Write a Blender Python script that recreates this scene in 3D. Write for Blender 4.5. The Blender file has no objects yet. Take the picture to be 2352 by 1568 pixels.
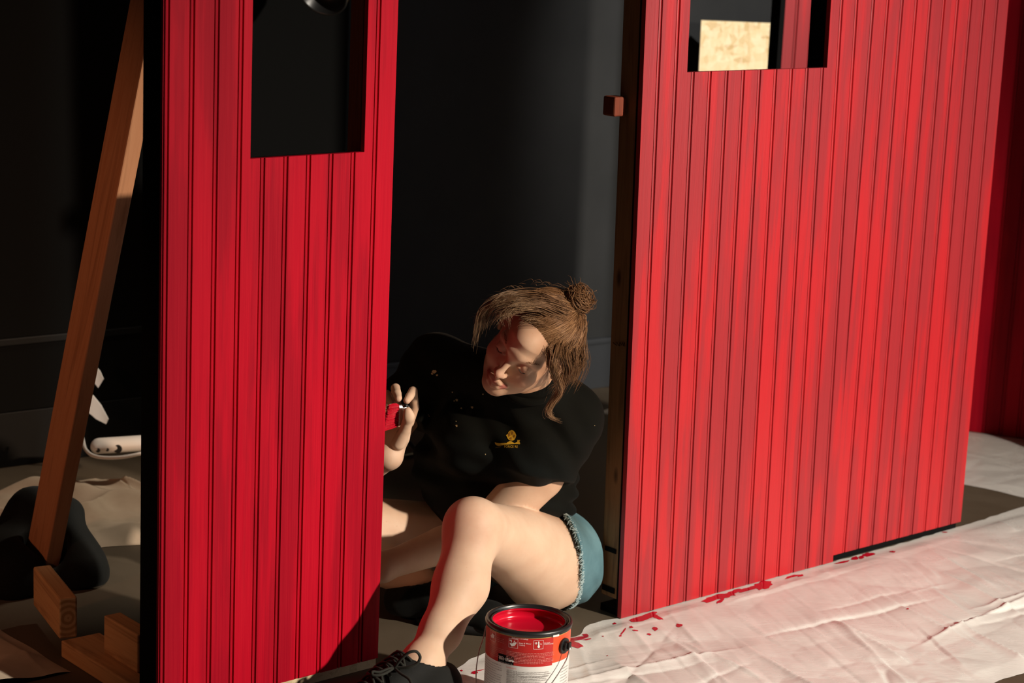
import bpy, bmesh, math, random
import numpy as np
from mathutils import Vector, Matrix, noise
from mathutils.bvhtree import BVHTree

random.seed(7)
rng = np.random.default_rng(11)
S = bpy.context.scene
COL = S.collection

# ------------------------------------------------------------------ camera, world, lamps, exposure
CAM_H = 1.581
F_PX = 4800.0
PITCH, ROLL = math.radians(12.15), math.radians(-2.53)
YAW = math.radians(48.45)                     # direction the set panels run in
fw = np.array([0, math.cos(PITCH), -math.sin(PITCH)])
_r = np.array([1.0, 0, 0]); _d = np.cross(fw, _r)
CR = math.cos(ROLL) * _r + math.sin(ROLL) * _d
CD = -math.sin(ROLL) * _r + math.cos(ROLL) * _d
EYE = np.array([0, 0, CAM_H])
U = np.array([math.sin(YAW), math.cos(YAW), 0.0])     # along the panels
N = np.array([math.cos(YAW), -math.sin(YAW), 0.0])    # their painted side
Z = np.array([0, 0, 1.0])

cam = bpy.data.cameras.new('camera')
co = bpy.data.objects.new('camera', cam); COL.objects.link(co)
M = Matrix.Identity(4)
for i in range(3):
    M[i][0] = CR[i]; M[i][1] = -CD[i]; M[i][2] = -fw[i]; M[i][3] = EYE[i]
co.matrix_world = M
cam.sensor_width = 36; cam.lens = F_PX / 2352 * 36; cam.clip_start = 0.05
cam.dof.use_dof = True; cam.dof.focus_distance = 4.25; cam.dof.aperture_fstop = 5.0
S.camera = co

w = bpy.data.worlds.new('world'); S.world = w; w.use_nodes = True
bg = w.node_tree.nodes['Background']
bg.inputs[0].default_value = (0.95, 0.93, 0.9, 1); bg.inputs[1].default_value = 0.014

def lamp(name, kind, loc, target, energy, color, **kw):
    l = bpy.data.lights.new(name, kind); l.energy = energy; l.color = color
    for k, v in kw.items(): setattr(l, k, v)
    o = bpy.data.objects.new(name, l); COL.objects.link(o); o.location = loc
    d = Vector(target) - Vector(loc); o.rotation_euler = d.to_track_quat('-Z', 'Y').to_euler()
    o['kind'] = 'helper'
    return o
LAMP = (3.90, 1.55, 2.42)
lamp('stage_light', 'SPOT', LAMP, (0.45, 4.5, 0.05), 1730, (1.0, 0.90, 0.77), shadow_soft_size=0.07, spot_size=math.radians(58), spot_blend=1.0)
lamp('right_fill', 'AREA', (6.0, 3.6, 1.9), (0.6, 4.6, 0.9), 26, (0.86, 0.93, 1.0), shape='RECTANGLE', size=2.4, size_y=2.6)  # added soft fill from the right, no doorway; gives the panels sheen

lamp('board_fill', 'SPOT', (1.9, 4.85, 3.7), (0.72, 6.80, 1.2), 640, (1.0, 0.95, 0.88), shadow_soft_size=0.06, spot_size=math.radians(27), spot_blend=0.9)  # added spot to brighten the strand board and the wall beside it
lamp('left_fill', 'SPOT', (-2.0, 2.9, 1.05), (-0.98, 4.7, 0.42), 26, (1.0, 0.42, 0.22), shadow_soft_size=0.06, spot_size=math.radians(64), spot_blend=0.8)  # added reddish fill, stands for bounce on the brace and lumber

lamp('cloth_fill', 'SPOT', (0.3, 5.6, 2.1), (-1.0, 5.0, 0.0), 110, (1.0, 0.86, 0.68), shadow_soft_size=0.08, spot_size=math.radians(36), spot_blend=0.8)  # added spot to brighten the drop cloth behind the brace

S.view_settings.view_transform = 'Standard'; S.view_settings.look = 'None'
S.view_settings.gamma = 1; S.view_settings.use_curve_mapping = False
S.view_settings.exposure = 0.0

# ------------------------------------------------------------------ helpers
def ray(x, y): return (x - 1176) / F_PX * CR + (y - 784) / F_PX * CD + fw
def P(x, y, Y):
    v = ray(x, y); return EYE + v * (Y / v[1])
def G(x, y, z=0.0):
    v = ray(x, y); return EYE + v * ((z - CAM_H) / v[2])

def tag(o, label=None, cat=None, group=None, kind=None):
    if label: o['label'] = label
    if cat: o['category'] = cat
    if group: o['group'] = group
    if kind: o['kind'] = kind
    return o
def empty(name, loc, label, cat, group=None):
    o = bpy.data.objects.new(name, None); COL.objects.link(o); o.location = [float(a) for a in loc]
    o.empty_display_size = 0.05
    tag(o, label, cat, group); bpy.context.view_layer.update(); return o
def mesh_obj(name, verts, faces, mat, parent=None, smooth=False):
    me = bpy.data.meshes.new(name)
    me.from_pydata([tuple(map(float, v)) for v in verts], [], faces)
    me.update()
    if mat: me.materials.append(mat)
    if smooth: me.polygons.foreach_set('use_smooth', [True] * len(me.polygons))
    o = bpy.data.objects.new(name, me); COL.objects.link(o)
    if parent is not None:
        o.parent = parent; bpy.context.view_layer.update(); o.matrix_parent_inverse = parent.matrix_world.inverted()
    return o
def np_mesh(name, V, Q, mat, parent=None, smooth=True):
    me = bpy.data.meshes.new(name)
    V = np.asarray(V, np.float32); Q = np.asarray(Q, np.int32)
    me.vertices.add(len(V)); me.vertices.foreach_set('co', V.ravel())
    k = Q.shape[1]
    me.loops.add(Q.size); me.loops.foreach_set('vertex_index', Q.ravel())
    me.polygons.add(len(Q)); me.polygons.foreach_set('loop_start', np.arange(0, Q.size, k, dtype=np.int32))
    me.polygons.foreach_set('use_smooth', np.full(len(Q), smooth))
    me.update(calc_edges=True); me.validate()
    if mat: me.materials.append(mat)
    o = bpy.data.objects.new(name, me); COL.objects.link(o)
    if parent is not None:
        o.parent = parent; bpy.context.view_layer.update(); o.matrix_parent_inverse = parent.matrix_world.inverted()
    return o
def set_attr(o, name, vals):
    a = o.data.attributes.new(name, 'FLOAT', 'POINT'); a.data.foreach_set('value', np.asarray(vals, np.float32))
class MB:
    def __init__(s): s.v = []; s.f = []
    def add(s, V, Fs):
        b = len(s.v); s.v += [np.array(x, float) for x in V]; s.f += [tuple(b + i for i in f) for f in Fs]
    def box(s, o, ax, ay, az):               # corner + three edge vectors
        o, ax, ay, az = [np.array(t, float) for t in (o, ax, ay, az)]
        V = [o, o + ax, o + ax + ay, o + ay, o + az, o + ax + az, o + ax + ay + az, o + ay + az]
        F = [(0, 3, 2, 1), (4, 5, 6, 7), (0, 1, 5, 4), (1, 2, 6, 5), (2, 3, 7, 6), (3, 0, 4, 7)]
        if np.dot(np.cross(ax, ay), az) < 0: F = [f[::-1] for f in F]
        s.add(V, F)
    def tube(s, pts, r, n=8, caps=True, flat=None):
        pts = [np.array(p, float) for p in pts]; m = len(pts)
        rs = r if hasattr(r, '__len__') else [r] * m
        T = [pts[min(i + 1, m - 1)] - pts[max(i - 1, 0)] for i in range(m)]
        T = [t / (np.linalg.norm(t) + 1e-12) for t in T]
        a = np.cross(T[0], [0.3, 0.2, 1.0]); a /= np.linalg.norm(a) + 1e-9
        V = []
        for i in range(m):
            a = a - T[i] * np.dot(a, T[i]); a /= np.linalg.norm(a) + 1e-12
            b = np.cross(T[i], a)
            for k in range(n):
                t = 2 * math.pi * k / n
                V.append(pts[i] + rs[i] * (math.cos(t) * a + math.sin(t) * b))
        Fs = [(i * n + k, i * n + (k + 1) % n, (i + 1) * n + (k + 1) % n, (i + 1) * n + k) for i in range(m - 1) for k in range(n)]
        if caps: Fs += [tuple(range(n))[::-1], tuple((m - 1) * n + k for k in range(n))]
        s.add(V, Fs)
    def lathe(s, prof, c, n=64, ax=None):    # prof [(r,z)], open
        c = np.array(c, float); V = []
        for r, z in prof:
            for k in range(n):
                t = 2 * math.pi * k / n; V.append(c + np.array([r * math.cos(t), r * math.sin(t), z]))
        m = len(prof)
        Fs = [(i * n + k, i * n + (k + 1) % n, (i + 1) * n + (k + 1) % n, (i + 1) * n + k) for i in range(m - 1) for k in range(n)]
        s.add(V, Fs)
    def build(s, name, mat, parent=None, smooth=False, bevel=0):
        o = mesh_obj(name, s.v, s.f, mat, parent, smooth)
        if bevel:
            md = o.modifiers.new('bevel', 'BEVEL'); md.width = bevel; md.segments = 2; md.limit_method = 'ANGLE'
        return o
def spline(pts, n=40):
    pts = [np.array(p, float) for p in pts]; out = []
    Q = [2 * pts[0] - pts[1]] + pts + [2 * pts[-1] - pts[-2]]
    seg = len(pts) - 1
    for i in range(n + 1):
        t = i / n * seg; k = min(int(t), seg - 1); u = t - k
        a, b, c, d = Q[k:k + 4]
        out.append(0.5 * (2 * b + (c - a) * u + (2 * a - 5 * b + 4 * c - d) * u * u + (3 * b - a - 3 * c + d) * u ** 3))
    return out

# ------------------------------------------------------------------ materials
class Mat:
    def __init__(s, name, color=(0.5, 0.5, 0.5), rough=0.5, metal=0, spec=0.5):
        s.m = bpy.data.materials.new(name); s.m.use_nodes = True
        s.t = s.m.node_tree; s.b = s.t.nodes['Principled BSDF']
        s.set('Base Color', (*color, 1)); s.set('Roughness', rough); s.set('Metallic', metal); s.set('Specular IOR Level', spec)
    def set(s, k, v): s.b.inputs[k].default_value = v
    def node(s, t, **kw):
        n = s.t.nodes.new(t)
        for k, v in kw.items():
            if hasattr(n, k) and k not in n.inputs: setattr(n, k, v)
            else: n.inputs[k].default_value = v
        return n
    def link(s, a, b): s.t.links.new(a, b)
    def coords(s, scale=(1, 1, 1), rotz=0, src='Object'):
        tc = s.node('ShaderNodeTexCoord'); mp = s.node('ShaderNodeMapping')
        mp.inputs['Scale'].default_value = scale; mp.inputs['Rotation'].default_value = (0, 0, rotz)
        s.link(tc.outputs[src], mp.inputs['Vector']); return mp.outputs[0]
    def noise(s, vec, scale=5, detail=4, rough=0.55, dist=0):
        n = s.node('ShaderNodeTexNoise'); n.inputs['Scale'].default_value = scale; n.inputs['Detail'].default_value = detail
        n.inputs['Roughness'].default_value = rough; n.inputs['Distortion'].default_value = dist
        s.link(vec, n.inputs['Vector']); return n.outputs['Fac']
    def ramp(s, fac, stops):
        n = s.node('ShaderNodeValToRGB'); e = n.color_ramp.elements
        while len(e) < len(stops): e.new(0.5)
        for i, (p, c) in enumerate(stops):
            e[i].position = p; e[i].color = (*c, 1) if len(c) == 3 else c
        s.link(fac, n.inputs[0]); return n.outputs[0]
    def mix(s, fac, a, b, mode='MIX'):
        n = s.node('ShaderNodeMix'); n.data_type = 'RGBA'; n.blend_type = mode
        for sock, v in ((n.inputs[0], fac), (n.inputs[6], a), (n.inputs[7], b)):
            if hasattr(v, 'links'): s.link(v, sock)
            else: sock.default_value = v if not isinstance(v, tuple) or len(v) == 4 else (*v, 1)
        return n.outputs[2]
    def attr(s, name):
        n = s.node('ShaderNodeAttribute'); n.attribute_name = name; return n.outputs['Fac']
    def color(s, sock): s.link(sock, s.b.inputs['Base Color'])
    def bump(s, h, strength=0.2, dist=0.01):
        n = s.node('ShaderNodeBump'); n.inputs['Strength'].default_value = strength; n.inputs['Distance'].default_value = dist
        s.link(h, n.inputs['Height']); s.link(n.outputs[0], s.b.inputs['Normal'])
    def roughness(s, fac, a, b):
        n = s.node('ShaderNodeMapRange'); n.inputs['To Min'].default_value = a; n.inputs['To Max'].default_value = b
        s.link(fac, n.inputs['Value']); s.link(n.outputs[0], s.b.inputs['Roughness'])

def red_paint(name, dry, wet, rough=(0.34, 0.55), spec=0.5, run=YAW, off=0.0, pitch=0.053):
    """brushed paint on boards: run = heading of the boards' row, off = where its first groove lies along that heading"""
    m = Mat(name, dry, 0.4, spec=spec)
    tc = m.node('ShaderNodeTexCoord'); ro = m.node('ShaderNodeVectorRotate'); ro.rotation_type = 'Z_AXIS'
    ro.inputs['Angle'].default_value = -(math.pi / 2 - run); m.link(tc.outputs['Object'], ro.inputs['Vector'])
    def sc(x, y, z):
        mp = m.node('ShaderNodeMapping'); mp.inputs['Scale'].default_value = (x, y, z); m.link(ro.outputs[0], mp.inputs['Vector']); return mp.outputs[0]
    sx = m.node('ShaderNodeSeparateXYZ'); m.link(ro.outputs[0], sx.inputs[0])
    def mth(op, a, b=0.0):
        n = m.node('ShaderNodeMath'); n.operation = op
        for k, v in ((0, a), (1, b)):
            if hasattr(v, 'links'): m.link(v, n.inputs[k])
            else: n.inputs[k].default_value = v
        return n.outputs[0]
    board = mth('FLOOR', mth('DIVIDE', mth('SUBTRACT', sx.outputs[0], off), pitch))
    wn = m.node('ShaderNodeTexWhiteNoise'); wn.noise_dimensions = '1D'; m.link(board, wn.inputs['W'])
    shift = mth('MULTIPLY', wn.outputs['Value'], 0.09)
    f = m.noise(sc(13, 1, 1.5), 1.0, 4, 0.55, 0.2)
    g = m.noise(sc(420, 30, 5), 1.0, 3, 0.6); h = m.noise(sc(75, 10, 2.2), 1.0, 3, 0.55)
    tone = mth('ADD', mth('ADD', mth('MULTIPLY', f, 0.72), shift), mth('MULTIPLY', h, 0.30))
    c = m.ramp(tone, [(0.40, tuple(a * 0.94 for a in dry)), (0.52, dry), (0.60, wet), (0.76, tuple(a * 1.08 for a in wet))])
    c = m.mix(0.10, c, m.ramp(g, [(0.3, (0.12, 0.0, 0.0)), (0.7, (0.65, 0.03, 0.03))]))
    m.color(c); m.roughness(tone, rough[1], rough[0]); m.bump(g, 0.25, 0.0015)
    return m.m
def wood(name, c1, c2, axis='Z', rough=0.65, scale=1.0, knots=True):
    m = Mat(name, c1, rough, spec=0.25)
    sc = {'Z': (38, 38, 2.2), 'X': (2.2, 38, 38), 'Y': (38, 2.2, 38)}[axis]
    v = m.coords(tuple(a * scale for a in sc)); f = m.noise(v, 1.0, 5, 0.6, 1.2)
    c = m.ramp(f, [(0.3, c1), (0.5, c2), (0.7, tuple(a * 0.72 for a in c1))])
    if knots:
        vk = m.coords({'Z': (14, 14, 5), 'X': (5, 14, 14), 'Y': (14, 5, 14)}[axis])
        vo = m.node('ShaderNodeTexVoronoi'); vo.inputs['Scale'].default_value = 1.0; m.link(vk, vo.inputs['Vector'])
        c = m.mix(m.ramp(vo.outputs['Distance'], [(0.05, (0.85, 0.85, 0.85)), (0.13, (0, 0, 0))]), c, (0.03, 0.012, 0.006, 1))
    m.color(c); m.bump(f, 0.15, 0.002); return m.m

M_RED = red_paint('red_paint', (0.31, 0.0014, 0.013), (0.42, 0.0016, 0.015), (0.45, 0.65), 0.08, YAW, float(np.dot([-0.25, 4.085, 0], U)) - 0.4645, 0.0525)
M_RED2 = red_paint('red_paint_fresh', (0.305, 0.015, 0.021), (0.43, 0.012, 0.017), (0.34, 0.55), 0.5, YAW, float(np.dot([0.271, 4.441, 0], U)) + 0.033)
M_BLACKPAINT = Mat('black_paint', (0.0045, 0.0045, 0.0045), 0.85, spec=0.06).m
M_BLACKPL = Mat('black_plastic', (0.012, 0.012, 0.012), 0.35).m
M_STUD = wood('stud_wood', (0.20, 0.095, 0.04), (0.26, 0.13, 0.055))
M_REDWOOD = wood('red_brown_stud', (0.16, 0.035, 0.018), (0.20, 0.045, 0.022))  # reddish-brown wood tone
M_BRACE = wood('brace_wood', (0.42, 0.20, 0.085), (0.50, 0.26, 0.12))
M_PLANK = wood('plank_wood', (0.48, 0.24, 0.10), (0.56, 0.31, 0.14), 'X', knots=False)
M_PINE = wood('raw_pine', (0.55, 0.42, 0.24), (0.62, 0.50, 0.31), 'X')
M_WHITEPL = Mat('white_plastic_part', (0.75, 0.73, 0.70), 0.4).m
M_STEEL = Mat('steel_wire', (0.62, 0.60, 0.57), 0.28, metal=1).m
M_BRASS = Mat('brass', (0.55, 0.30, 0.05), 0.35, metal=1).m

def floor_mat():
    m = Mat('dark_floor', (0.05, 0.043, 0.033), 0.55, spec=0.4)
    v = m.coords((1, 1, 1)); f = m.noise(v, 2.2, 8, 0.65, 0.5); g = m.noise(v, 60, 4, 0.6)
    c = m.ramp(f, [(0.3, (0.066, 0.048, 0.030)), (0.55, (0.088, 0.066, 0.043)), (0.75, (0.115, 0.088, 0.060))])
    sp = m.ramp(m.noise(v, 140, 2, 0.5), [(0.70, (0, 0, 0)), (0.76, (0.5, 0.5, 0.5))])
    m.color(m.mix(sp, c, (0.18, 0.15, 0.11, 1))); m.roughness(f, 0.42, 0.7); m.bump(g, 0.1, 0.002); return m.m
def wall_mat():
    m = Mat('dark_wall', (0.022, 0.022, 0.023), 0.75, spec=0.25)
    v = m.coords((1, 1, 1)); f = m.noise(v, 3, 5, 0.6)
    m.color(m.ramp(f, [(0.3, (0.018, 0.019, 0.020)), (0.7, (0.025, 0.026, 0.027))])); m.bump(m.noise(v, 90, 3), 0.08, 0.002); return m.m
M_FLOOR = floor_mat(); M_WALL = wall_mat()
M_TRIM_SHADE = Mat('shaded_trim_paint', (0.004, 0.004, 0.0036), 0.6, spec=0.2).m  # near-black trim colour, holds the left stretch's lack of light
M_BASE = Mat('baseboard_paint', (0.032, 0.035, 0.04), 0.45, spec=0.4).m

# ------------------------------------------------------------------ the room
def struct(o): o['kind'] = 'structure'; return o
mb = MB(); mb.box((-6, -4, -0.05), (14, 0, 0), (0, 14, 0), (0, 0, 0.05)); struct(mb.build('floor', M_FLOOR))
W0 = np.array([0.24, 6.655, 0]); WU = np.array([math.sin(math.radians(53)), math.cos(math.radians(53)), 0]); WN = np.array([WU[1], -WU[0], 0])
mb = MB(); mb.box(W0 - WU * 6, WU * 11, -WN * 0.12, Z * 4.6); struct(mb.build('wall_back', M_WALL))
mb = MB(); mb.box(W0 - WU * 1.0, WU * 6, WN * 0.014, Z * 0.150); struct(mb.build('baseboard_back', M_BASE, bevel=0.002))
mb = MB(); mb.box(W0 - WU * 6, WU * 5.0, WN * 0.014, Z * 0.152); struct(mb.build('baseboard_left', M_TRIM_SHADE, bevel=0.002))
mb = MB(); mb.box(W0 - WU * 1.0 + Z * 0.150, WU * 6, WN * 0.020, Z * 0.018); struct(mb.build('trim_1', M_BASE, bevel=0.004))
mb = MB(); mb.box(W0 - WU * 6 + Z * 0.335, WU * 4.9, WN * 0.018, Z * 0.022); struct(mb.build('trim_2', M_TRIM_SHADE, bevel=0.004))

M_MASK_SHADE = Mat('black_masking_shade', (0.004, 0.004, 0.0038), 0.9, spec=0.08).m
mb = MB(); mb.box(W0 - WU * 6 + WN * 0.001 + Z * 0.358, WU * 5.05, WN * 0.012, Z * 4.2); struct(mb.build('wall_left', M_MASK_SHADE))  # black masking flat; its colour also holds the shade on this stretch
mb = MB(); mb.box(W0 - WU * 6 + WN * 0.001 + Z * 0.154, WU * 5.0, WN * 0.008, Z * 0.180); struct(mb.build('low_wall_shade', M_MASK_SHADE))  # lower wall strip, shade put into its dark colour
mb = MB(); mb.box(np.array([1.77, 5.75, 0]), U * 2.2, -N * 0.05, Z * 2.5); struct(mb.build('light_blocker', M_BLACKPAINT))  # added unseen board that keeps the far red panel in shade

M_FILTER = bpy.data.materials.new('amber_filter'); M_FILTER.use_nodes = True; _t = M_FILTER.node_tree
_tr = _t.nodes.new('ShaderNodeBsdfTransparent'); _tr.inputs[0].default_value = (0.66, 0.50, 0.40, 1)
_t.links.new(_tr.outputs[0], _t.nodes['Material Output'].inputs['Surface'])
mb = MB(); _a, _b, _c = np.array([1.585, 3.08, 0]), np.array([0.185, 0.131, 0]), np.array([0.003, -0.004, 0])
mb.add([_a + Z * 1.33, _a + _b + Z * 1.12, _a + _b + Z * 3.6, _a + Z * 3.6], [(0, 1, 2, 3)]); struct(mb.build('light_filter', M_FILTER))   # added unseen filter, dims and warms the light on her head and arm

# ------------------------------------------------------------------ red beadboard panels
def beadboard(o, u, n, u0, u1, z0, z1, pitch, first, hole=None, shear=0.0, thick=0.012, MBo=None):
    """tongue-and-groove sheet standing on origin o, running along u, painted side n; hole = (ua, ub, za)"""
    xs = []
    k0 = math.floor((u0 - first) / pitch) - 1
    prof = [(-0.0060, 0.0), (-0.0050, -0.0046), (-0.0036, -0.0046), (-0.0026, -0.0012), (0, -0.0006), (0.0026, -0.0012), (0.0036, -0.0046), (0.0050, -0.0046), (0.0060, 0.0)]
    k = k0
    while first + k * pitch < u1 + pitch:
        for a, d in prof: xs.append((first + k * pitch + a, d))
        k += 1
    def dep(x):
        for (a, da), (b, db) in zip(xs, xs[1:]):
            if a <= x <= b: return da + (db - da) * (x - a) / max(b - a, 1e-9)
        return 0.0
    mb = MBo or MB()
    def strip(a, b, zl, zh):
        X = [a] + [x for x, _ in xs if a + 1e-4 < x < b - 1e-4] + [b]
        D = [dep(x) for x in X]; m = len(X); V = []
        for z in (zl, zh):
            for x, d in zip(X, D): V.append(o + u * (x + shear * z) + n * d + Z * z)
            for x, d in zip(X, D): V.append(o + u * (x + shear * z) - n * thick + Z * z)
        Fs = []
        for i in range(m - 1):
            Fs += [(i, i + 1, 2 * m + i + 1, 2 * m + i), (m + i + 1, m + i, 3 * m + i, 3 * m + i + 1),
                   (i + 1, i, m + i, m + i + 1), (2 * m + i, 2 * m + i + 1, 3 * m + i + 1, 3 * m + i)]
        Fs += [(m, 0, 2 * m, 3 * m), (m - 1, 2 * m - 1, 4 * m - 1, 3 * m - 1)]
        mb.add(V, Fs)
    if hole:
        ua, ub, za, zb = hole
        strip(u0, ua, z0, z1); strip(ub, u1, z0, z1); strip(ua, ub, z0, za); strip(ua, ub, zb, z1)
    else: strip(u0, u1, z0, z1)
    return mb

# narrow panel left of the woman
LO = np.array([-0.25, 4.085, 0.0])
pl = empty('set_panel', LO + U * -0.26, 'narrow red beadboard set panel with a tall window opening, propped by the leaning wooden brace', 'panel')
beadboard(LO, U, N, -0.522, 0.004, 0.02, 2.45, 0.0525, -0.4645 - 0.0525, (-0.335, -0.070, 1.074, 2.05)).build('facing_sheet', M_RED, pl)
fr = MB()
fr.box(LO + U * -0.522 - N * 0.0125 + Z * 0.0, U * 0.040, -N * 0.059, Z * 2.45); fr.build('frame_stud', M_BLACKPAINT, pl)
mb = MB(); mb.box(LO + U * -0.370 - N * 0.0125 + Z * 0.1, U * 0.034, -N * 0.036, Z * 2.3); mb.build('frame_stud', M_REDWOOD, pl)
mb = MB(); mb.box(LO + U * -0.069 - N * 0.0165 + Z * 0.04, U * 0.034, -N * 0.040, Z * 2.4); mb.build('frame_stud', M_REDWOOD, pl)
mb = MB(); mb.box(LO + U * -0.482 - N * 0.0125 + Z * 1.02, U * 0.412, -N * 0.036, Z * 0.05); mb.build('window_sill', M_BLACKPAINT, pl)
mb = MB(); mb.box(LO + U * -0.480 - N * 0.002 - N * 0.05, U * 0.480, N * 0.048, Z * 0.0195); mb.build('bottom_rail', M_PINE, pl)['label'] = 'unpainted pale wood rail'
# wide panel right of the woman
RO = np.array([0.271, 4.441, 0.0])
pr = empty('set_panel', RO + U * 0.6, 'wide bright red beadboard set panel with a window opening, standing right of the seated woman', 'panel')
beadboard(RO, U, N, 0.0, 0.724, 0.003, 2.45, 0.053, 0.044 - 0.053, (0.132, 0.590, 1.217, 2.05), -0.0215).build('facing_sheet', M_RED2, pr)
beadboard(RO - N * 0.004, U, N, 0.66, 1.240, 0.018, 2.45, 0.053, 0.768 - 0.106).build('facing_sheet', M_RED2, pr)
fo = RO - N * 0.0175
def shbox(o, ax, ay, h, sh):                    # upright board leaning with the sheet
    m = MB(); m.box(o, ax, ay, Z * h + U * sh * h); return m
shbox(fo + U * 0.004 + Z * 0.04 - N * 0.004, U * 0.038, -N * 0.052, 2.4, -0.0215).build('frame_stud', M_STUD, pr, bevel=0.003)
mb = MB(); mb.box(RO - N * 0.0125 + U * 0.001 + Z * 0.003, U * 0.05, -N * 0.006, Z * 2.4 + U * -0.0215 * 2.4); mb.build('shade_strip', M_BLACKPAINT, pr)  # black strip put in for the shade behind the sheet's edge
mb = MB(); mb.box(fo + U * 1.165 + Z * 0.04, U * 0.07, -N * 0.04, Z * 2.4); mb.build('frame_stud', M_STUD, pr)
mb = MB(); mb.box(RO + U * 0.592 - N * 0.0125 + Z * 0.04, U * 0.036, -N * 0.05, Z * 2.4 - U * 0.05); mb.build('frame_stud', M_BLACKPAINT, pr)
mb = MB(); mb.box(RO - N * 0.078 + U * 0.01, U * 1.22, N * 0.066, Z * 0.016); mb.build('base_plate', M_BLACKPAINT, pr)
mb = MB(); mb.box(fo + U * -0.024 + Z * 1.122 - N * 0.030, -U * 0.034, -N * 0.038, Z * 0.042); mb.build('wood_block', M_REDWOOD, pr, bevel=0.004)
for zz, ln, hh in ((0.146, 0.036, 0.011), (0.052, 0.040, 0.013)):
    mb = MB(); mb.box(fo + U * (0.0034 - 0.0215 * zz) + Z * zz - N * 0.010, -U * 0.0008, -N * ln, Z * hh); mb.build('tape_strip', M_BLACKPAINT, pr)['label'] = 'dark tape strip on the stud'
mb = MB()
sc0 = fo + U * (0.0030 - 0.0215 * 0.62) - N * 0.008 + Z * 0.622
pp = [(0, 0), (.002, .009), (.005, .001), (.008, .009), (.010, .002), (.016, .008), (.018, .003), (.015, .0), (.020, .001), (.026, .008), (.029, .002), (.025, .0), (.033, .003), (.038, .006)]
mb.tube([sc0 - N * a + Z * (b - a * .1) for a, b in pp], 0.0006, 5); mb.build('pencil_mark', M_BLACKPAINT, pr)['label'] = 'short handwritten scribble'

# narrow red return behind the wide panel's window, and the far red panel at the right edge
CO = np.array([0.757, 6.20, 0]); CU = np.array([math.sin(math.radians(66)), math.cos(math.radians(66)), 0]); CN = np.array([CU[1], -CU[0], 0])
pc = empty('set_panel', CO, 'slim red beadboard panel with an inside corner, seen through the wide panel\'s window', 'panel')
beadboard(CO, CU, CN, 0.0, 0.100, 0.0, 2.4, 0.053, 0.040).build('facing_sheet', M_RED2, pc)
RU = np.array([math.cos(math.radians(-14)), math.sin(math.radians(-14)), 0.0])
mb = MB(); mb.box(CO + CU * 0.100 + CN * 0.0002, CN * 0.040 + CU * 0.044, CU * 0.012, Z * 2.4); mb.build('return_board', M_RED, pc)
mb = MB(); mb.box(CO + CU * -0.016 - CN * 0.0125, CU * 0.118, -CN * 0.04, Z * 2.4); mb.build('frame_stud', M_BLACKPAINT, pc)
mb = MB(); mb.box(CO + CU * -0.016 - CN * 0.0122, CU * 0.0155, CN * 0.0122, Z * 2.4); mb.build('edge_strip', M_BLACKPAINT, pc)
FO = np.array([1.365, 6.345, 0]); FU = np.array([0.932, -0.362, 0]); FN = np.array([-0.362, -0.932, 0])
pf = empty('set_panel', FO + FU * 0.5, 'dark shaded red beadboard panel at the far right behind the wide panel', 'panel')
beadboard(FO, FU, FN, 0.0, 1.1, 0.0, 2.4, 0.053, 0.012).build('facing_sheet', M_RED, pf)
mb = MB(); mb.box(FO - FN * 0.0125, FU * 0.04, -FN * 0.05, Z * 2.4); mb.build('frame_stud', M_BLACKPAINT, pf)

# OSB board standing against the back wall
m = Mat('strand_board', (0.7, 0.5, 0.25), 0.6, spec=0.3)
v = m.coords((1, 1, 1)); d1 = m.node('ShaderNodeTexVoronoi'); d1.inputs['Scale'].default_value = 26; d1.inputs['Randomness'].default_value = 1
mx = m.coords((1.0, 1, 2.2), 0.5); m.link(mx, d1.inputs['Vector'])
d2 = m.node('ShaderNodeTexVoronoi'); d2.inputs['Scale'].default_value = 34; m.link(m.coords((2.4, 1, 1.0), -0.4), d2.inputs['Vector'])
sep = m.node('ShaderNodeSeparateColor'); m.link(d1.outputs['Color'], sep.inputs[0])
sep2 = m.node('ShaderNodeSeparateColor'); m.link(d2.outputs['Color'], sep2.inputs[0])
c1 = m.ramp(sep.outputs[0], [(0, (0.60, 0.38, 0.16)), (0.30, (0.80, 0.60, 0.32)), (1, (0.92, 0.78, 0.50))])
c2 = m.ramp(sep2.outputs[1], [(0, (0.62, 0.42, 0.18)), (0.3, (0.84, 0.66, 0.38)), (1, (0.93, 0.82, 0.58))])
m.color(m.mix(m.noise(v, 14, 3), c1, c2)); m.bump(sep.outputs[0], 0.2, 0.003)
M_OSB = m.m
ob = P(1611, 47, 6.82); OU = np.array([0.995, 0.06, 0]); ON = np.array([0.06, -0.995, 0.05])
mb = MB(); base = np.array([ob[0], ob[1] - 0.16, 0.0]); up = np.array([0, 0.16, ob[2]])
mb.box(base, OU * 0.61, np.array([0, 0.018, 0]), up)
tag(mb.build('strand_board', M_OSB), 'pale oriented strand board leaning on the back wall, seen through the wide panel\'s window', 'board')

# axes for an added unseen red bounce panel at the left; panel not built
XO = np.array([-1.62, 3.35, 0]); XU = np.array([0.25, 0.968, 0]); XN = np.array([0.968, -0.25, 0])

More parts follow.
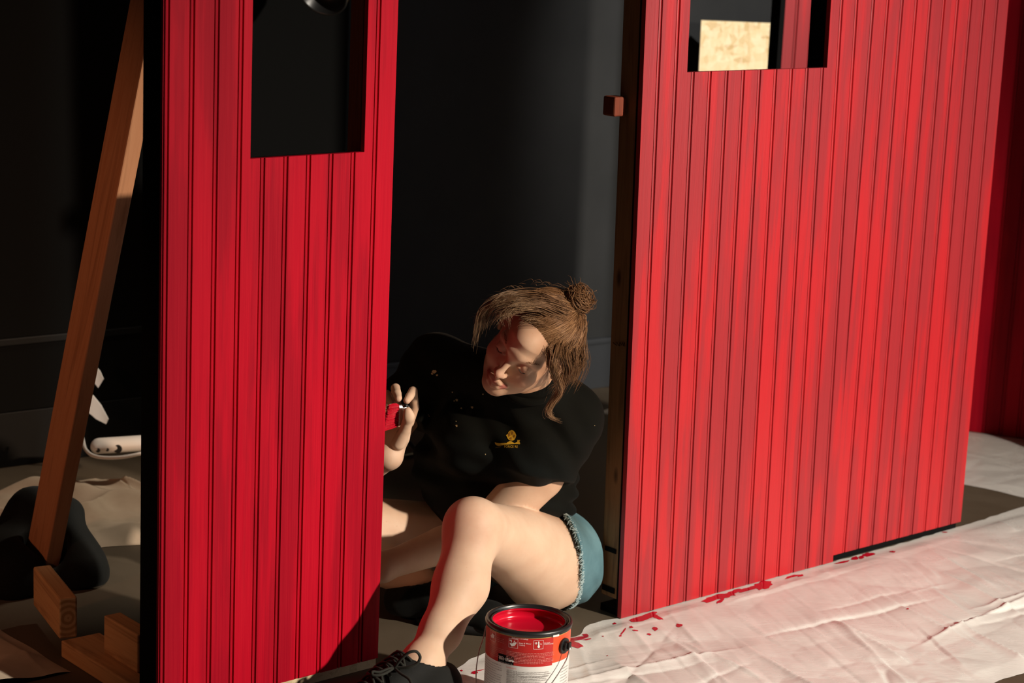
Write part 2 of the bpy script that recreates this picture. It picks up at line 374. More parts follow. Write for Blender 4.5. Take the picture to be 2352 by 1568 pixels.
# ------------------------------------------------------------------ lumber, brace and sandbag behind the narrow panel
def board_between(a, b, wdir, wid, thk, name, mat, bevel=0.003, parent=None):
    a = np.array(a, float); b = np.array(b, float); t = b - a; L = np.linalg.norm(t); t /= L
    wd = np.array(wdir, float); wd -= t * np.dot(wd, t); wd /= np.linalg.norm(wd); h = np.cross(t, wd)
    rot = Matrix(((t[0], wd[0], h[0]), (t[1], wd[1], h[1]), (t[2], wd[2], h[2])))
    m = MB(); m.box((0, -wid / 2, -thk / 2), (L, 0, 0), (0, wid, 0), (0, 0, thk))
    o = m.build(name, mat, None, bevel=bevel)
    o.matrix_world = Matrix.Translation(Vector(a)) @ rot.to_4x4()
    return o
M_BRACEX = wood('brace_timber', (0.40, 0.165, 0.075), (0.47, 0.21, 0.10), 'X')
b0 = P(97, 1285, 4.52); b1 = P(353, -40, 4.25)
bt = b1 - b0; bl = np.linalg.norm(bt); bt /= bl
br = board_between(b0 - bt * (b0[2] / bt[2] - 0.012), b0 + bt * 2.3, N, 0.089, 0.038, 'wooden_brace', M_BRACEX, 0.003)
tag(br, 'long square timber brace leaning behind the narrow red panel, with dark nail holes', 'brace')
M_END = Mat('end_grain', (0.36, 0.22, 0.10), 0.7); v = M_END.coords((1, 1, 1))
wv = M_END.node('ShaderNodeTexWave'); wv.wave_type = 'RINGS'; wv.inputs['Scale'].default_value = 26; wv.inputs['Distortion'].default_value = 2.5; M_END.link(v, wv.inputs['Vector'])
M_END.color(M_END.ramp(wv.outputs['Fac'], [(0.2, (0.30, 0.17, 0.07)), (0.8, (0.46, 0.30, 0.15))]))
# block with end grain, lying on the flat plank
pd = G(298, 1568, 0.037) - G(140, 1469, 0.037); pd[2] = 0; pd /= np.linalg.norm(pd)     # the foot plank runs this way
pw = np.array([-pd[1], pd[0], 0]); 
if pw[1] < 0: pw = -pw
fd = np.array([0.45, -0.89, 0.0]); fd /= np.linalg.norm(fd)
e0 = G(157, 1466, 0.037) + Z * 0.0445
blk = board_between(e0 - fd * 0.22, e0, (0, 0, 1), 0.088, 0.038, 'lumber_block', M_PLANK, 0.004)
tag(blk, 'short orange timber block with visible end grain, lying beside the black sandbag', 'lumber')
blk.data.materials.append(M_END.m)
for p in blk.data.polygons:
    if p.normal.x > 0.9: p.material_index = 1
p0 = G(140, 1469, 0.037) - Z * 0.019 + pw * 0.0445
pk = board_between(p0, p0 + pd * 0.30, pw, 0.089, 0.036, 'floor_plank', M_PLANK, 0.003)
tag(pk, 'flat timber plank lying on the floor, running to the foot of the narrow panel', 'lumber')
q0 = G(236, 1500, 0.037) + pw * 0.021 + Z * 0.0410
b2 = board_between(q0, q0 + pd * 0.135, (0, 0, 1), 0.080, 0.038, 'lumber_block', M_PLANK, 0.003)
tag(b2, 'timber block on edge on the floor plank, against the narrow panel\'s black end', 'lumber')

# ------------------------------------------------------------------ signed-distance modelling (surface nets on a rectilinear grid)
class Field:
    def __init__(s, X, Y, Zs):
        s.X, s.Y, s.Z = [np.asarray(a, np.float32) for a in (X, Y, Zs)]
        s.A = np.full((len(X), len(Y), len(Zs)), 0.5, np.float32)
    def sl(s, lo, hi):
        r = []
        for ax, l, h in zip((s.X, s.Y, s.Z), lo, hi):
            a, b = np.searchsorted(ax, [l, h]); r.append(slice(max(a - 1, 0), min(b + 1, len(ax))))
        return tuple(r)
    def pts(s, sl):
        return s.X[sl[0]][:, None, None], s.Y[sl[1]][None, :, None], s.Z[sl[2]][None, None, :]
    def comb(s, sl, d, k, op):
        a = s.A[sl]
        if op == 'sub': d = -d
        if k <= 0: s.A[sl] = np.minimum(a, d) if op == 'add' else np.maximum(a, d); return
        h = np.maximum(k - np.abs(a - d), 0) / k
        s.A[sl] = (np.minimum(a, d) - h * h * k / 4) if op == 'add' else (np.maximum(a, d) + h * h * k / 4)
    def cone(s, a, b, r1, r2, k=0.02, op='add', flat=None, fs=1.0):
        """tapered capsule; flat = axis along which it is scaled by 1/fs (fs<1 makes it wider along that axis)"""
        a = np.array(a, float); b = np.array(b, float); rm = max(r1, r2) / min(fs, 1) + k + 0.012
        sl = s.sl(np.minimum(a, b) - rm, np.maximum(a, b) + rm); x, y, z = s.pts(sl)
        if flat is not None:
            f = np.array(flat, float); f /= np.linalg.norm(f)
            c = (a + b) / 2
            q = ((x - c[0]) * f[0] + (y - c[1]) * f[1] + (z - c[2]) * f[2]) * (fs - 1)
            x = x + q * f[0]; y = y + q * f[1]; z = z + q * f[2]
            a = a + f * np.dot(a - c, f) * (fs - 1); b = b + f * np.dot(b - c, f) * (fs - 1)
        t = b - a; L2 = max(float(t @ t), 1e-9)
        u = np.clip(((x - a[0]) * t[0] + (y - a[1]) * t[1] + (z - a[2]) * t[2]) / L2, 0, 1)
        d = np.sqrt((x - a[0] - u * t[0]) ** 2 + (y - a[1] - u * t[1]) ** 2 + (z - a[2] - u * t[2]) ** 2) - (r1 + (r2 - r1) * u)
        s.comb(sl, d.astype(np.float32), k, op)
    def chain(s, pts, rs, k=0.01, **kw):
        for i in range(len(pts) - 1): s.cone(pts[i], pts[i + 1], rs[i], rs[i + 1], k, **kw)
    def ell(s, c, r, Rm=None, k=0.02, op='add'):
        c = np.array(c, float); r = np.array(r, float); Rm = np.eye(3) if Rm is None else np.array(Rm)  # rows = axes
        rm = r.max() + k + 0.01
        sl = s.sl(c - rm, c + rm); x, y, z = s.pts(sl)
        x = x - c[0]; y = y - c[1]; z = z - c[2]
        q = [x * Rm[i, 0] + y * Rm[i, 1] + z * Rm[i, 2] for i in range(3)]
        k0 = np.sqrt(sum((q[i] / r[i]) ** 2 for i in range(3))); k1 = np.sqrt(sum((q[i] / r[i] ** 2) ** 2 for i in range(3))) + 1e-9
        s.comb(sl, (k0 * (k0 - 1) / k1).astype(np.float32), k, op)
    def half(s, p, n, lo, hi, k=0.0):            # cut away the side n points to, inside a box
        sl = s.sl(lo, hi); x, y, z = s.pts(sl)
        d = (x - p[0]) * n[0] + (y - p[1]) * n[1] + (z - p[2]) * n[2]
        s.comb(sl, (-d + 0 * x).astype(np.float32) , k, 'sub')
    def mesh(s, iso=0.0):
        A = s.A - iso; ins = A < 0
        c = np.zeros(tuple(n - 1 for n in A.shape), np.uint8)
        for i in (0, 1):
            for j in (0, 1):
                for k in (0, 1): c += ins[i:A.shape[0] - 1 + i, j:A.shape[1] - 1 + j, k:A.shape[2] - 1 + k]
        act = np.argwhere((c > 0) & (c < 8)); del c
        idm = np.full(tuple(n - 1 for n in A.shape), -1, np.int32); idm[tuple(act.T)] = np.arange(len(act))
        acc = np.zeros((len(act), 3)); cnt = np.zeros(len(act))
        corners = [(i, j, k) for i in (0, 1) for j in (0, 1) for k in (0, 1)]
        ax = (s.X, s.Y, s.Z)
        for p in corners:
            for e in range(3):
                if p[e] == 0:
                    q = list(p); q[e] = 1
                    ia = act + p; ib = act + q
                    va = A[tuple(ia.T)]; vb = A[tuple(ib.T)]
                    mk = (va < 0) != (vb < 0)
                    t = np.where(mk, va / np.where(mk, va - vb, 1), 0)
                    pa = np.stack([ax[i][ia[:, i]] for i in range(3)], 1).astype(float); pb = np.stack([ax[i][ib[:, i]] for i in range(3)], 1)
                    acc += np.where(mk[:, None], pa + (pb - pa) * t[:, None], 0); cnt += mk
        V = acc / cnt[:, None]
        Q = []
        for e in range(3):
            o1, o2 = [(1, 2), (2, 0), (0, 1)][e]
            sa = [slice(None)] * 3; sb = [slice(None)] * 3
            sa[e] = slice(0, -1); sb[e] = slice(1, None)
            ed = np.argwhere(ins[tuple(sa)] != ins[tuple(sb)])
            ed = ed[(ed[:, o1] > 0) & (ed[:, o2] > 0) & (ed[:, o1] < A.shape[o1] - 1) & (ed[:, o2] < A.shape[o2] - 1)]
            inside = ins[tuple(ed.T)]
            d1 = np.zeros(3, int); d1[o1] = 1; d2 = np.zeros(3, int); d2[o2] = 1
            ids = [idm[tuple((ed - t).T)] for t in (d1 + d2, d2, 0 * d1, d1)]
            q = np.stack(ids, 1); q = np.where(inside[:, None], q, q[:, ::-1]); Q.append(q)
        Q = np.concatenate(Q); Q = Q[(Q >= 0).all(1)]
        return V, Q
def axis(*segs):
    out = []
    for a, b, h in segs: out += list(np.arange(a, b - h * 0.25, h))
    return np.array(out + [segs[-1][1]], np.float32)
def relax(V, Q, n=2, lam=0.5):
    a = np.concatenate([Q[:, 0], Q[:, 1], Q[:, 2], Q[:, 3]]); b = np.concatenate([Q[:, 1], Q[:, 2], Q[:, 3], Q[:, 0]])
    for i in range(n):
        s = np.zeros_like(V); c = np.bincount(a, minlength=len(V)) + np.bincount(b, minlength=len(V))
        for j in range(3): s[:, j] = np.bincount(a, V[b, j], len(V)) + np.bincount(b, V[a, j], len(V))
        V = V + lam * (s / np.maximum(c, 1)[:, None] - V)
    return V

# ------------------------------------------------------------------ the woman
def skin_mat():
    m = Mat('skin', (0.62, 0.37, 0.26), 0.58, spec=0.28)
    v = m.coords((1, 1, 1)); f = m.noise(v, 22, 4, 0.6); g = m.noise(v, 420, 2, 0.5)
    c = m.ramp(f, [(0.3, (0.59, 0.385, 0.265)), (0.6, (0.63, 0.43, 0.30)), (0.8, (0.66, 0.46, 0.335))])
    fr_ = m.ramp(m.noise(v, 260, 2, 0.5), [(0.70, (0, 0, 0)), (0.78, (0.35, 0.35, 0.35))])
    c = m.mix(fr_, c, (0.42, 0.19, 0.10, 1))
    c = m.mix(m.attr('flush'), c, (0.58, 0.22, 0.15, 1)); c = m.mix(m.attr('lip'), c, (0.44, 0.13, 0.11, 1))
    m.color(c); m.bump(g, 0.05, 0.001)
    m.set('Subsurface Weight', 0.12); m.set('Subsurface Radius', (0.012, 0.005, 0.003)); m.set('Subsurface Scale', 1.0)
    return m.m
M_SKIN = skin_mat()
def cloth_mat(name, c1, c2, rough=0.85, weave=900):
    m = Mat(name, c1, rough, spec=0.15); v = m.coords((1, 1, 1)); f = m.noise(v, 8, 5, 0.6)
    m.color(m.ramp(f, [(0.3, c1), (0.7, c2)])); m.bump(m.noise(v, weave, 2), 0.25, 0.001)
    m.set('Sheen Weight', 0.02); m.set('Sheen Roughness', 0.5); return m
M_SHIRT = cloth_mat('black_shirt_cloth', (0.0020, 0.0036, 0.0032), (0.0030, 0.0050, 0.0044)).m
M_DENIM = cloth_mat('denim', (0.07, 0.145, 0.17), (0.13, 0.24, 0.27), 0.85, 500).m
M_FRAY = cloth_mat('frayed_denim', (0.32, 0.42, 0.43), (0.42, 0.52, 0.52)).m

SK = dict(hipL=P(1275, 1283, 4.50), hipR=P(1085, 1255, 4.62), kneeL=P(1087, 1212, 4.10), calfL=P(1058, 1345, 4.02), lowL=P(1012, 1450, 3.93), ankL=P(966, 1528, 3.87),
          kneeR=P(770, 1197, 4.44), ankR=P(975, 1345, 4.38),
          shL=P(1308, 958, 4.38), elL=P(1122, 1212, 4.35), wrL=P(880, 1302, 4.19), shR=P(1002, 838, 4.50), elR=P(805, 1095, 4.38), wrR=P(893, 1046, 4.25),
          neck=P(1217, 878, 4.33))
LAT = np.array([0.935, -0.345, -0.10]); LAT /= np.linalg.norm(LAT)
HC = P(1223, 788, 4.22)
al, yw = math.radians(37), math.radians(9)
ex = 0.79 * CR + 0.61 * CD; iu = 0.61 * CR - 0.79 * CD
hup = math.cos(al) * iu - math.sin(al) * fw
hfa = -math.cos(al) * fw - math.sin(al) * iu
hfa, ex = math.cos(yw) * hfa - math.sin(yw) * ex, math.cos(yw) * ex + math.sin(yw) * hfa
HR = np.array([ex, hfa, hup])
def HL(x, y, z): return HC + x * ex + y * hfa + z * hup

B = Field(axis((-0.50, -0.27, 0.005), (-0.27, 0.13, 0.002), (0.13, 0.30, 0.005)),
          axis((3.62, 4.07, 0.005), (4.07, 4.34, 0.002), (4.34, 4.80, 0.005)),
          axis((-0.01, 0.38, 0.005), (0.38, 0.80, 0.002)))
s = SK
# left leg (image right), foot to the front
B.cone(s['hipL'], s['kneeL'], 0.099, 0.058, 0.02)
B.cone(s['hipL'] + np.array([-.03, -.05, -.015]), (s['hipL'] + s['kneeL']) / 2 + np.array([0, 0.0, -0.010]), 0.090, 0.068, 0.04)
B.cone(s['kneeL'], s['calfL'], 0.055, 0.052, 0.03)
B.cone(s['calfL'], s['lowL'], 0.052, 0.040, 0.03); B.cone(s['lowL'], s['ankL'], 0.040, 0.0335, 0.02)
B.ell(s['kneeL'] + np.array([-0.004, -0.022, 0.018]), (0.036, 0.034, 0.040), None, 0.03)
FD = np.array([-0.80, -0.60, 0.0])
heel = s['ankL'] * [1, 1, 0] - FD * 0.035 + Z * 0.045; toe = s['ankL'] * [1, 1, 0] + FD * 0.16 + Z * 0.03
B.cone(s['ankL'], heel, 0.034, 0.032, 0.03); B.cone(heel, toe, 0.028, 0.022, 0.02); B.cone(s['ankL'], (heel + toe) / 2 + Z * 0.02, 0.032, 0.026, 0.03)
B.ell(s['ankL'] + np.array([0.025, 0.0, -0.008]), (0.014, 0.014, 0.016), None, 0.015)
# right leg, folded under
B.cone(s['hipR'], s['kneeR'], 0.095, 0.060, 0.02); B.cone(s['kneeR'], (s['kneeR'] + s['ankR']) / 2 + np.array([-.02, 0.03, -0.025]), 0.055, 0.050, 0.03)
B.cone((s['kneeR'] + s['ankR']) / 2 + np.array([-.02, 0.03, -0.025]), s['ankR'], 0.050, 0.036, 0.02)
B.cone(s['ankR'], s['ankR'] + np.array([0.10, -0.02, -0.035]), 0.034, 0.026, 0.02)
# trunk
tp = [P(1172, 1245, 4.60), P(1150, 1150, 4.55), P(1142, 1085, 4.50), P(1172, 985, 4.44)]
for i in range(3): B.cone(tp[i], tp[i + 1], 0.095, 0.095, 0.03, flat=LAT, fs=0.68)
B.cone(s['shR'], s['shL'], 0.045, 0.045, 0.04); B.cone(tp[3], s['neck'], 0.08, 0.05, 0.05)
# arms
B.cone(s['shL'], P(1238, 1090, 4.36), 0.056, 0.055, 0.02); B.cone(P(1238, 1090, 4.36), s['elL'], 0.055, 0.047, 0.004); B.cone(s['elL'], s['elL'] * .55 + s['wrL'] * .45, 0.045, 0.040, 0.004)
B.cone(s['elL'] * .55 + s['wrL'] * .45, s['wrL'], 0.040, 0.028, 0.004)
B.cone(s['shR'], s['elR'], 0.054, 0.044, 0.03); B.cone(s['elR'], s['wrR'], 0.042, 0.027, 0.02)
# left hand, resting on the folded leg (behind the panel edge)
hl = s['wrL']; hd = np.array([-0.95, 0.05, -0.25]); hd /= np.linalg.norm(hd); hs = np.array([0.1, -0.8, -0.3])
B.cone(hl, hl + hd * 0.075, 0.024, 0.022, 0.02, flat=hs, fs=0.65)
for i, (o, ln) in enumerate(((-.028, .06), (-.010, .07), (.009, .066), (.026, .052))):
    p0 = hl + hd * 0.075 + hs * o; B.chain([p0, p0 + hd * ln * .5 + Z * -.008, p0 + hd * ln * .9 + Z * -.032], [.0095, .009, .008], 0.006)
B.chain([hl + hd * 0.02 + hs * 0.03, hl + hd * 0.05 + hs * 0.055 - Z * .01, hl + hd * 0.085 + hs * 0.06 - Z * .02], [.012, .010, .009], 0.01)
# right hand round the brush
pal = [s['wrR'], P(906, 1008, 4.262), P(920, 975, 4.285)]
B.chain(pal, [0.026, 0.023, 0.019], 0.02)
B.cone(P(893, 1012, 4.285), P(893, 968, 4.305), 0.020, 0.016, 0.02)
B.cone(P(922, 1000, 4.245), P(930, 975, 4.262), 0.017, 0.014, 0.02)
def finger(pts, rs): B.chain([P(*p) for p in pts], rs, 0.0018)
finger([(940, 970, 4.285), (952, 935, 4.283), (948.5, 897.5, 4.262), (941, 910, 4.232), (934.5, 920, 4.217)], [.0105, .0098, .0093, .0088, .0074])
finger([(918, 968, 4.298), (911, 930, 4.300), (908.5, 891, 4.268), (912, 904, 4.240), (915.5, 915, 4.222)], [.0105, .0102, .0098, .0092, .0076])
finger([(900, 965, 4.305), (891, 935, 4.305), (889, 905, 4.28), (893, 918, 4.25), (898, 925, 4.236)], [.010, .0096, .009, .0085, .0075])
finger([(888, 970, 4.305), (876, 945, 4.305), (873, 922, 4.285), (877, 932, 4.26)], [.009, .0085, .008, .007])
finger([(915, 1018, 4.232), (931, 985, 4.220), (939.5, 957, 4.207), (936.5, 943, 4.206)], [.0150, .0122, .0112, .0080])
B.ell(P(938.5, 956, 4.203), (.0108, .0075, .014), None, 0.006)
# neck and head
B.cone(s['neck'] + np.array([0, .01, -.03]), HL(0, -0.035, -0.05), 0.052, 0.050, 0.03)
B.ell(HL(0, -0.010, 0.030), (0.073, 0.092, 0.082), HR, 0.02)
B.ell(HL(0, 0.034, -0.031), (0.0600, 0.052, 0.073), HR, 0.03)
for sx in (-1, 1):
    B.cone(HL(sx * .053, .002, -.055), HL(sx * .011, .073, -.088), .016, .014, 0.03)
    B.ell(HL(sx * .035, .062, -.030), (.024, .022, .022), HR, 0.02)
    B.cone(HL(sx * .014, .088, .019), HL(sx * .046, .069, .017), .0085, .0075, 0.014)
    B.ell(HL(sx * .076, -.012, -.012), (.008, .018, .030), HR, 0.008)
B.ell(HL(0, .075, -.090), (.017, .015, .014), HR, 0.02)
B.cone(HL(0, .073, .045), HL(0, .078, .030), .028, .020, 0.03)
for sx in (-1, 1): B.ell(HL(sx * .0315, .097, .003), (.0155, .0115, .0105), HR, 0.014, 'sub')
for sx in (-1, 1):
    B.ell(HL(sx * .0315, .0745, .001), (.0138, .0138, .0128), HR, 0.003)
    B.cone(HL(sx * .020, .0865, -.0045), HL(sx * .043, .081, -.0055), .0030, .0030, 0.004)
B.cone(HL(0, .086, .012), HL(0, .1075, -.031), .0058, .0072, 0.012)
B.ell(HL(0, .111, -.0345), (.0078, .0080, .0068), HR, 0.010)
for sx in (-1, 1):
    B.ell(HL(sx * .0108, .098, -.0385), (.0062, .0090, .0060), HR, 0.007)
    B.ell(HL(sx * .0065, .1045, -.0455), (.0034, .0050, .0030), HR, 0.003, 'sub')
B.cone(HL(0, .098, -.045), HL(0, .0945, -.060), .0055, .0045, 0.006)
for sx in (-1, 1):
    B.chain([HL(0, .0965, -.0625), HL(sx * .010, .0955, -.0615), HL(sx * .025, .0835, -.0655)], [.0052, .0052, .0026], 0.005)
    B.chain([HL(0, .0950, -.0735), HL(sx * .011, .0925, -.0725), HL(sx * .024, .0830, -.0665)], [.0062, .0058, .0026], 0.005)
    B.chain([HL(0, .104, -.0675), HL(sx * .012, .101, -.0668), HL(sx * .027, .089, -.0662)], [.0022, .0022, .0018], 0.002, op='sub')
    B.chain([HL(sx * .016, .100, -.043), HL(sx * .030, .088, -.060)], [.003, .003], 0.008, op='sub')
BV, BQ = B.mesh(); BV = relax(BV, BQ, 2, 0.5); del B

person = empty('person', (0.03, 4.50, 0.0), 'woman in black t-shirt and denim shorts sitting on the floor, painting a panel edge', 'person')
body = np_mesh('body', BV, BQ, M_SKIN, person)
loc = (BV - HC) @ HR.T
def seg_d(p, a, b):
    a = np.array(a); b = np.array(b); t = b - a; u = np.clip(((p - a) @ t) / (t @ t), 0, 1); return np.linalg.norm(p - a - u[:, None] * t, axis=1)
ab = loc * [1, 1, 1]; ab[:, 0] = np.abs(ab[:, 0])
dl = np.minimum(seg_d(ab, (0, .099, -.0622), (.024, .086, -.0655)), seg_d(ab, (0, .097, -.0735), (.023, .086, -.068)))
set_attr(body, 'lip', np.clip((0.0072 - dl) / 0.003, 0, 1) * 0.85)
fl = np.zeros(len(BV))
for c, r, a in ((SK['kneeL'] + np.array([0, -.05, .02]), .06, .25), (HL(.04, .085, -.03), .03, .3), (HL(-.04, .085, -.03), .03, .3), (HL(0, .118, -.035), .02, .4), (SK['wrR'], .05, .12)):
    fl = np.maximum(fl, a * np.clip(1 - np.linalg.norm(BV - c, axis=1) / r, 0, 1) ** 0.7)
for p, r in (((934.5, 920, 4.217), .012), ((917.5, 915, 4.222), .012), ((936.5, 943, 4.206), .012)):
    fl = np.maximum(fl, .35 * np.clip(1 - np.linalg.norm(BV - P(*p), axis=1) / r, 0, 1))
set_attr(body, 'flush', fl)

# lashes and brows
M_LASH = Mat('lash_hair', (0.035, 0.018, 0.010), 0.6).m; M_BROW = Mat('brow_hair', (0.22, 0.11, 0.055), 0.7).m
for sx in (-1, 1):
    mb = MB()
    arc = spline([HL(sx * .0195, .0855, -.0025), HL(sx * .026, .0885, -.0060), HL(sx * .034, .0885, -.0070), HL(sx * .0435, .0820, -.0045)], 14)
    mb.tube(arc, [0.0004] + [0.0008] * 13 + [0.0004], 6)
    for i, p in enumerate(arc[1:-1]):
        d = hfa * 0.6 - hup * 0.55 + ex * sx * (i - 5) * 0.05
        mb.tube([p, p + d * 0.0025, p + d * 0.0042 + hup * 0.0004], [0.0004, 0.0003, 0.0001], 4)
    mb.build('eyelashes', M_LASH, person)
    mb = MB(); rr = random.Random(5)
    for i in range(46):
        t = i / 45; p = HL(sx * (.013 + .036 * t), .0965 - .030 * t ** 1.8, .0165 + .009 * math.sin(t * 2.4) + rr.uniform(-.0022, .0022))
        d = ex * sx * 0.8 + hup * (0.5 - 0.8 * t) - hfa * 0.25 * t
        mb.tube([p, p + d * 0.0045, p + d * 0.008 - hfa * .001], [0.0004, 0.0004, 0.0001], 4)
    mb.build('eyebrow', M_BROW, person)

# ---- shirt
T = Field(axis((-0.42, 0.30, 0.004)), axis((4.16, 4.78, 0.004)), axis((0.10, 0.68, 0.004)))
tq = [P(1166, 1212, 4.60), P(1150, 1158, 4.555), P(1136, 1090, 4.505), P(1165, 990, 4.44)]
T.cone(tq[0], tq[1], 0.108, 0.112, 0.02, flat=LAT, fs=0.72); T.cone(tq[1], tq[2], 0.112, 0.122, 0.03, flat=LAT, fs=0.69); T.cone(tq[2], tq[3], 0.122, 0.115, 0.04, flat=LAT, fs=0.68)
T.ell(P(1085, 1010, 4.38), (0.075, 0.065, 0.075), None, 0.06); T.ell(P(1235, 1030, 4.33), (0.075, 0.065, 0.075), None, 0.06)
T.cone(tp[3], s['neck'] + np.array([0, 0, -.004]), 0.094, 0.061, 0.03); T.cone(tq[3], P(1185, 910, 4.42), 0.10, 0.07, 0.05, flat=LAT, fs=0.75)
T.cone(s['shR'], s['shL'], 0.058, 0.058, 0.05); T.cone(s['shR'], s['neck'] + np.array([-.03, .02, -.01]), 0.050, 0.058, 0.05); T.cone(s['shL'], s['neck'] + np.array([.02, .02, -.01]), 0.056, 0.058, 0.05)
# sleeves, cut at the hem and hollowed round the arms
def sleeve(a, b, r1, r2, nrm, arm_a, arm_b, ra, kk):
    V = Field(T.X, T.Y, T.Z); d = b - a
    V.cone(a, a + d * 1.8, r1, r1 + (r2 - r1) * 1.8, 0)
    lo = np.array([T.X[0], T.Y[0], T.Z[0]]); hi = np.array([T.X[-1], T.Y[-1], T.Z[-1]])
    V.half(b, nrm, lo, hi)
    T.comb((slice(None),) * 3, V.A, kk, 'add')
slL0, slL1 = s['shL'], P(1234, 1081, 4.355)
nL = np.cross(P(1305, 1107, 4.36) - P(1165, 1069, 4.36), fw); nL /= np.linalg.norm(nL)
if nL @ (slL1 - slL0) < 0: nL = -nL
slR0, slR1 = s['shR'], P(918, 945, 4.44)
nR = (slR1 - slR0) / np.linalg.norm(slR1 - slR0)
sleeve(slL0, slL1, 0.066, 0.078, nL, s['shL'], s['elL'], 0.048, 0.03)
sleeve(slR0, slR1, 0.064, 0.064, nR, s['shR'], s['elR'], 0.046, 0.03)
# folds
x, y, z = T.X[:, None, None], T.Y[None, :, None], T.Z[None, None, :]
def fold(c, r, d, f, amp, ph=0.0):
    g = np.exp(-(((x - c[0]) ** 2 + (y - c[1]) ** 2 + (z - c[2]) ** 2) / r ** 2))
    T.A += (amp * g * np.sin(((x * d[0] + y * d[1] + z * d[2]) * f + ph + 1.3 * np.sin(9 * x + 13 * z)))).astype(np.float32)
fold(P(1150, 1160, 4.42), 0.14, (0.25, 0.2, 1.0), 150, 0.0050); fold(P(1200, 1050, 4.34), 0.12, (0.8, 0, 0.6), 95, 0.0035); fold(P(1290, 1030, 4.30), 0.09, (0.85, 0.1, 0.5), 110, 0.0030)
fold(P(1000, 1090, 4.44), 0.12, (0.2, 0.1, 1), 120, 0.006, 1.0); fold(P(1270, 960, 4.30), 0.10, (0.75, 0, 0.66), 80, 0.0030, 2); fold(P(940, 900, 4.45), 0.10, (0.6, 0, 0.8), 100, 0.004); fold(P(1300, 1170, 4.52), 0.10, (0.2, 0.1, 1.0), 140, 0.005, .5)

T.A = np.where(np.abs(T.A) < 0.3, T.A, T.A)
TV, TQ = T.mesh(); TV = relax(TV, TQ, 2, 0.5); del T
shirt = np_mesh('shirt', TV, TQ, M_SHIRT, person)
bvh = BVHTree.FromPolygons([tuple(v) for v in TV], [tuple(q) for q in TQ])
def on_shirt(px, py, off=0.0012):
    h = bvh.ray_cast(Vector(EYE), Vector(ray(px, py)))
    if h[0] is None: return None
    n = h[1] if h[1].dot(Vector(fw)) < 0 else -h[1]
    return np.array(h[0] + n * off)
# collar rib and sleeve seam
mb = MB(); ring = []
ca = s['neck'] + np.array([.0, -.012, .008]); cn = HL(0, -0.03, -0.04) - ca; cn /= np.linalg.norm(cn)
e1 = np.cross(cn, [0, 1, 0]); e1 /= np.linalg.norm(e1); e2 = np.cross(cn, e1)
mb.tube([ca + 0.062 * (math.cos(t) * e1 + math.sin(t) * e2) for t in np.linspace(0, 2 * math.pi, 40)], 0.0085, 8)
mb.build('collar', M_SHIRT, shirt, True)

# gold badge printed on the chest: drawn flat, laid on the cloth
M_GOLD = Mat('gold_print', (0.62, 0.40, 0.03), 0.55).m; M_GOLD2 = Mat('dark_gold_print', (0.32, 0.15, 0.015), 0.6).m; M_SPECK = Mat('dried_paint_speck', (0.42, 0.36, 0.20), 0.6).m
def decal(name, polys, mat, parent, off=0.0012):
    V, Fs = [], []
    for poly in polys:
        pts = [on_shirt(x, y, off) for x, y in poly]
        if any(p is None for p in pts): continue
        c = on_shirt(np.mean([p[0] for p in poly]), np.mean([p[1] for p in poly]), off)
        b = len(V); V += pts + [c]; n = len(pts)
        Fs += [(b + i, b + (i + 1) % n, b + n) for i in range(n)]
    return mesh_obj(name, V, Fs, mat, parent)
def q(x, y): return 1100 + x / 14.7, 960 + y / 14.7
face = [q(*p) for p in ((1110, 400), (1180, 425), (1235, 490), (1255, 545), (1272, 580), (1250, 650), (1215, 720), (1160, 760), (1090, 765), (1010, 735), (965, 680), (940, 620), (918, 580), (980, 530), (1000, 480), (1050, 425))]
bow = [q(*p) for p in ((545, 805), (600, 828), (720, 845), (860, 838), (940, 845), (980, 805), (1050, 782), (1110, 790), (1160, 820), (1205, 855), (1290, 805), (1310, 770), (1300, 735), (1400, 735), (1375, 790), (1400, 850), (1390, 878), (1250, 872), (1100, 880), (960, 895), (820, 910), (680, 928), (620, 915), (565, 875))]
# split the swash into convex runs
bows = [[bow[0], bow[1], bow[22], bow[23]], [bow[1], bow[2], bow[21], bow[22]], [bow[2], bow[3], bow[20], bow[21]], [bow[3], bow[4], bow[19], bow[20]], [bow[4], bow[5], bow[6], bow[7], bow[8], bow[9], bow[17], bow[18], bow[19]], [bow[9], bow[10], bow[14], bow[15], bow[16], bow[17]], [bow[10], bow[11], bow[12], bow[13], bow[14]]]
emb = decal('emblem', [face] + bows, M_GOLD, shirt)
facets = [[q(*p) for p in t_] for t_ in (((1000, 520), (1060, 470), (1075, 600), (1010, 640)), ((1120, 450), (1170, 470), (1150, 560), (1110, 560)), ((1190, 560), (1240, 570), (1215, 660), (1180, 650)), ((1040, 680), (1110, 640), (1120, 730), (1060, 730)))]
decal('emblem_detail', facets, M_GOLD2, emb, 0.0018)
def text_mesh(txt, size):
    cu = bpy.data.curves.new('lettering', 'FONT'); cu.body = txt; cu.size = size; cu.resolution_u = 2
    o = bpy.data.objects.new('lettering', cu); COL.objects.link(o); bpy.context.view_layer.update()
    me = bpy.data.meshes.new_from_object(o.evaluated_get(bpy.context.evaluated_depsgraph_get()))
    bm = bmesh.new(); bm.from_mesh(me); bmesh.ops.triangulate(bm, faces=bm.faces[:])
    vs = [tuple(v.co) for v in bm.verts]; fs = [tuple(v.index for v in f.verts) for f in bm.faces]
    bm.free(); bpy.data.objects.remove(o); bpy.data.curves.remove(cu); bpy.data.meshes.remove(me)
    return vs, fs
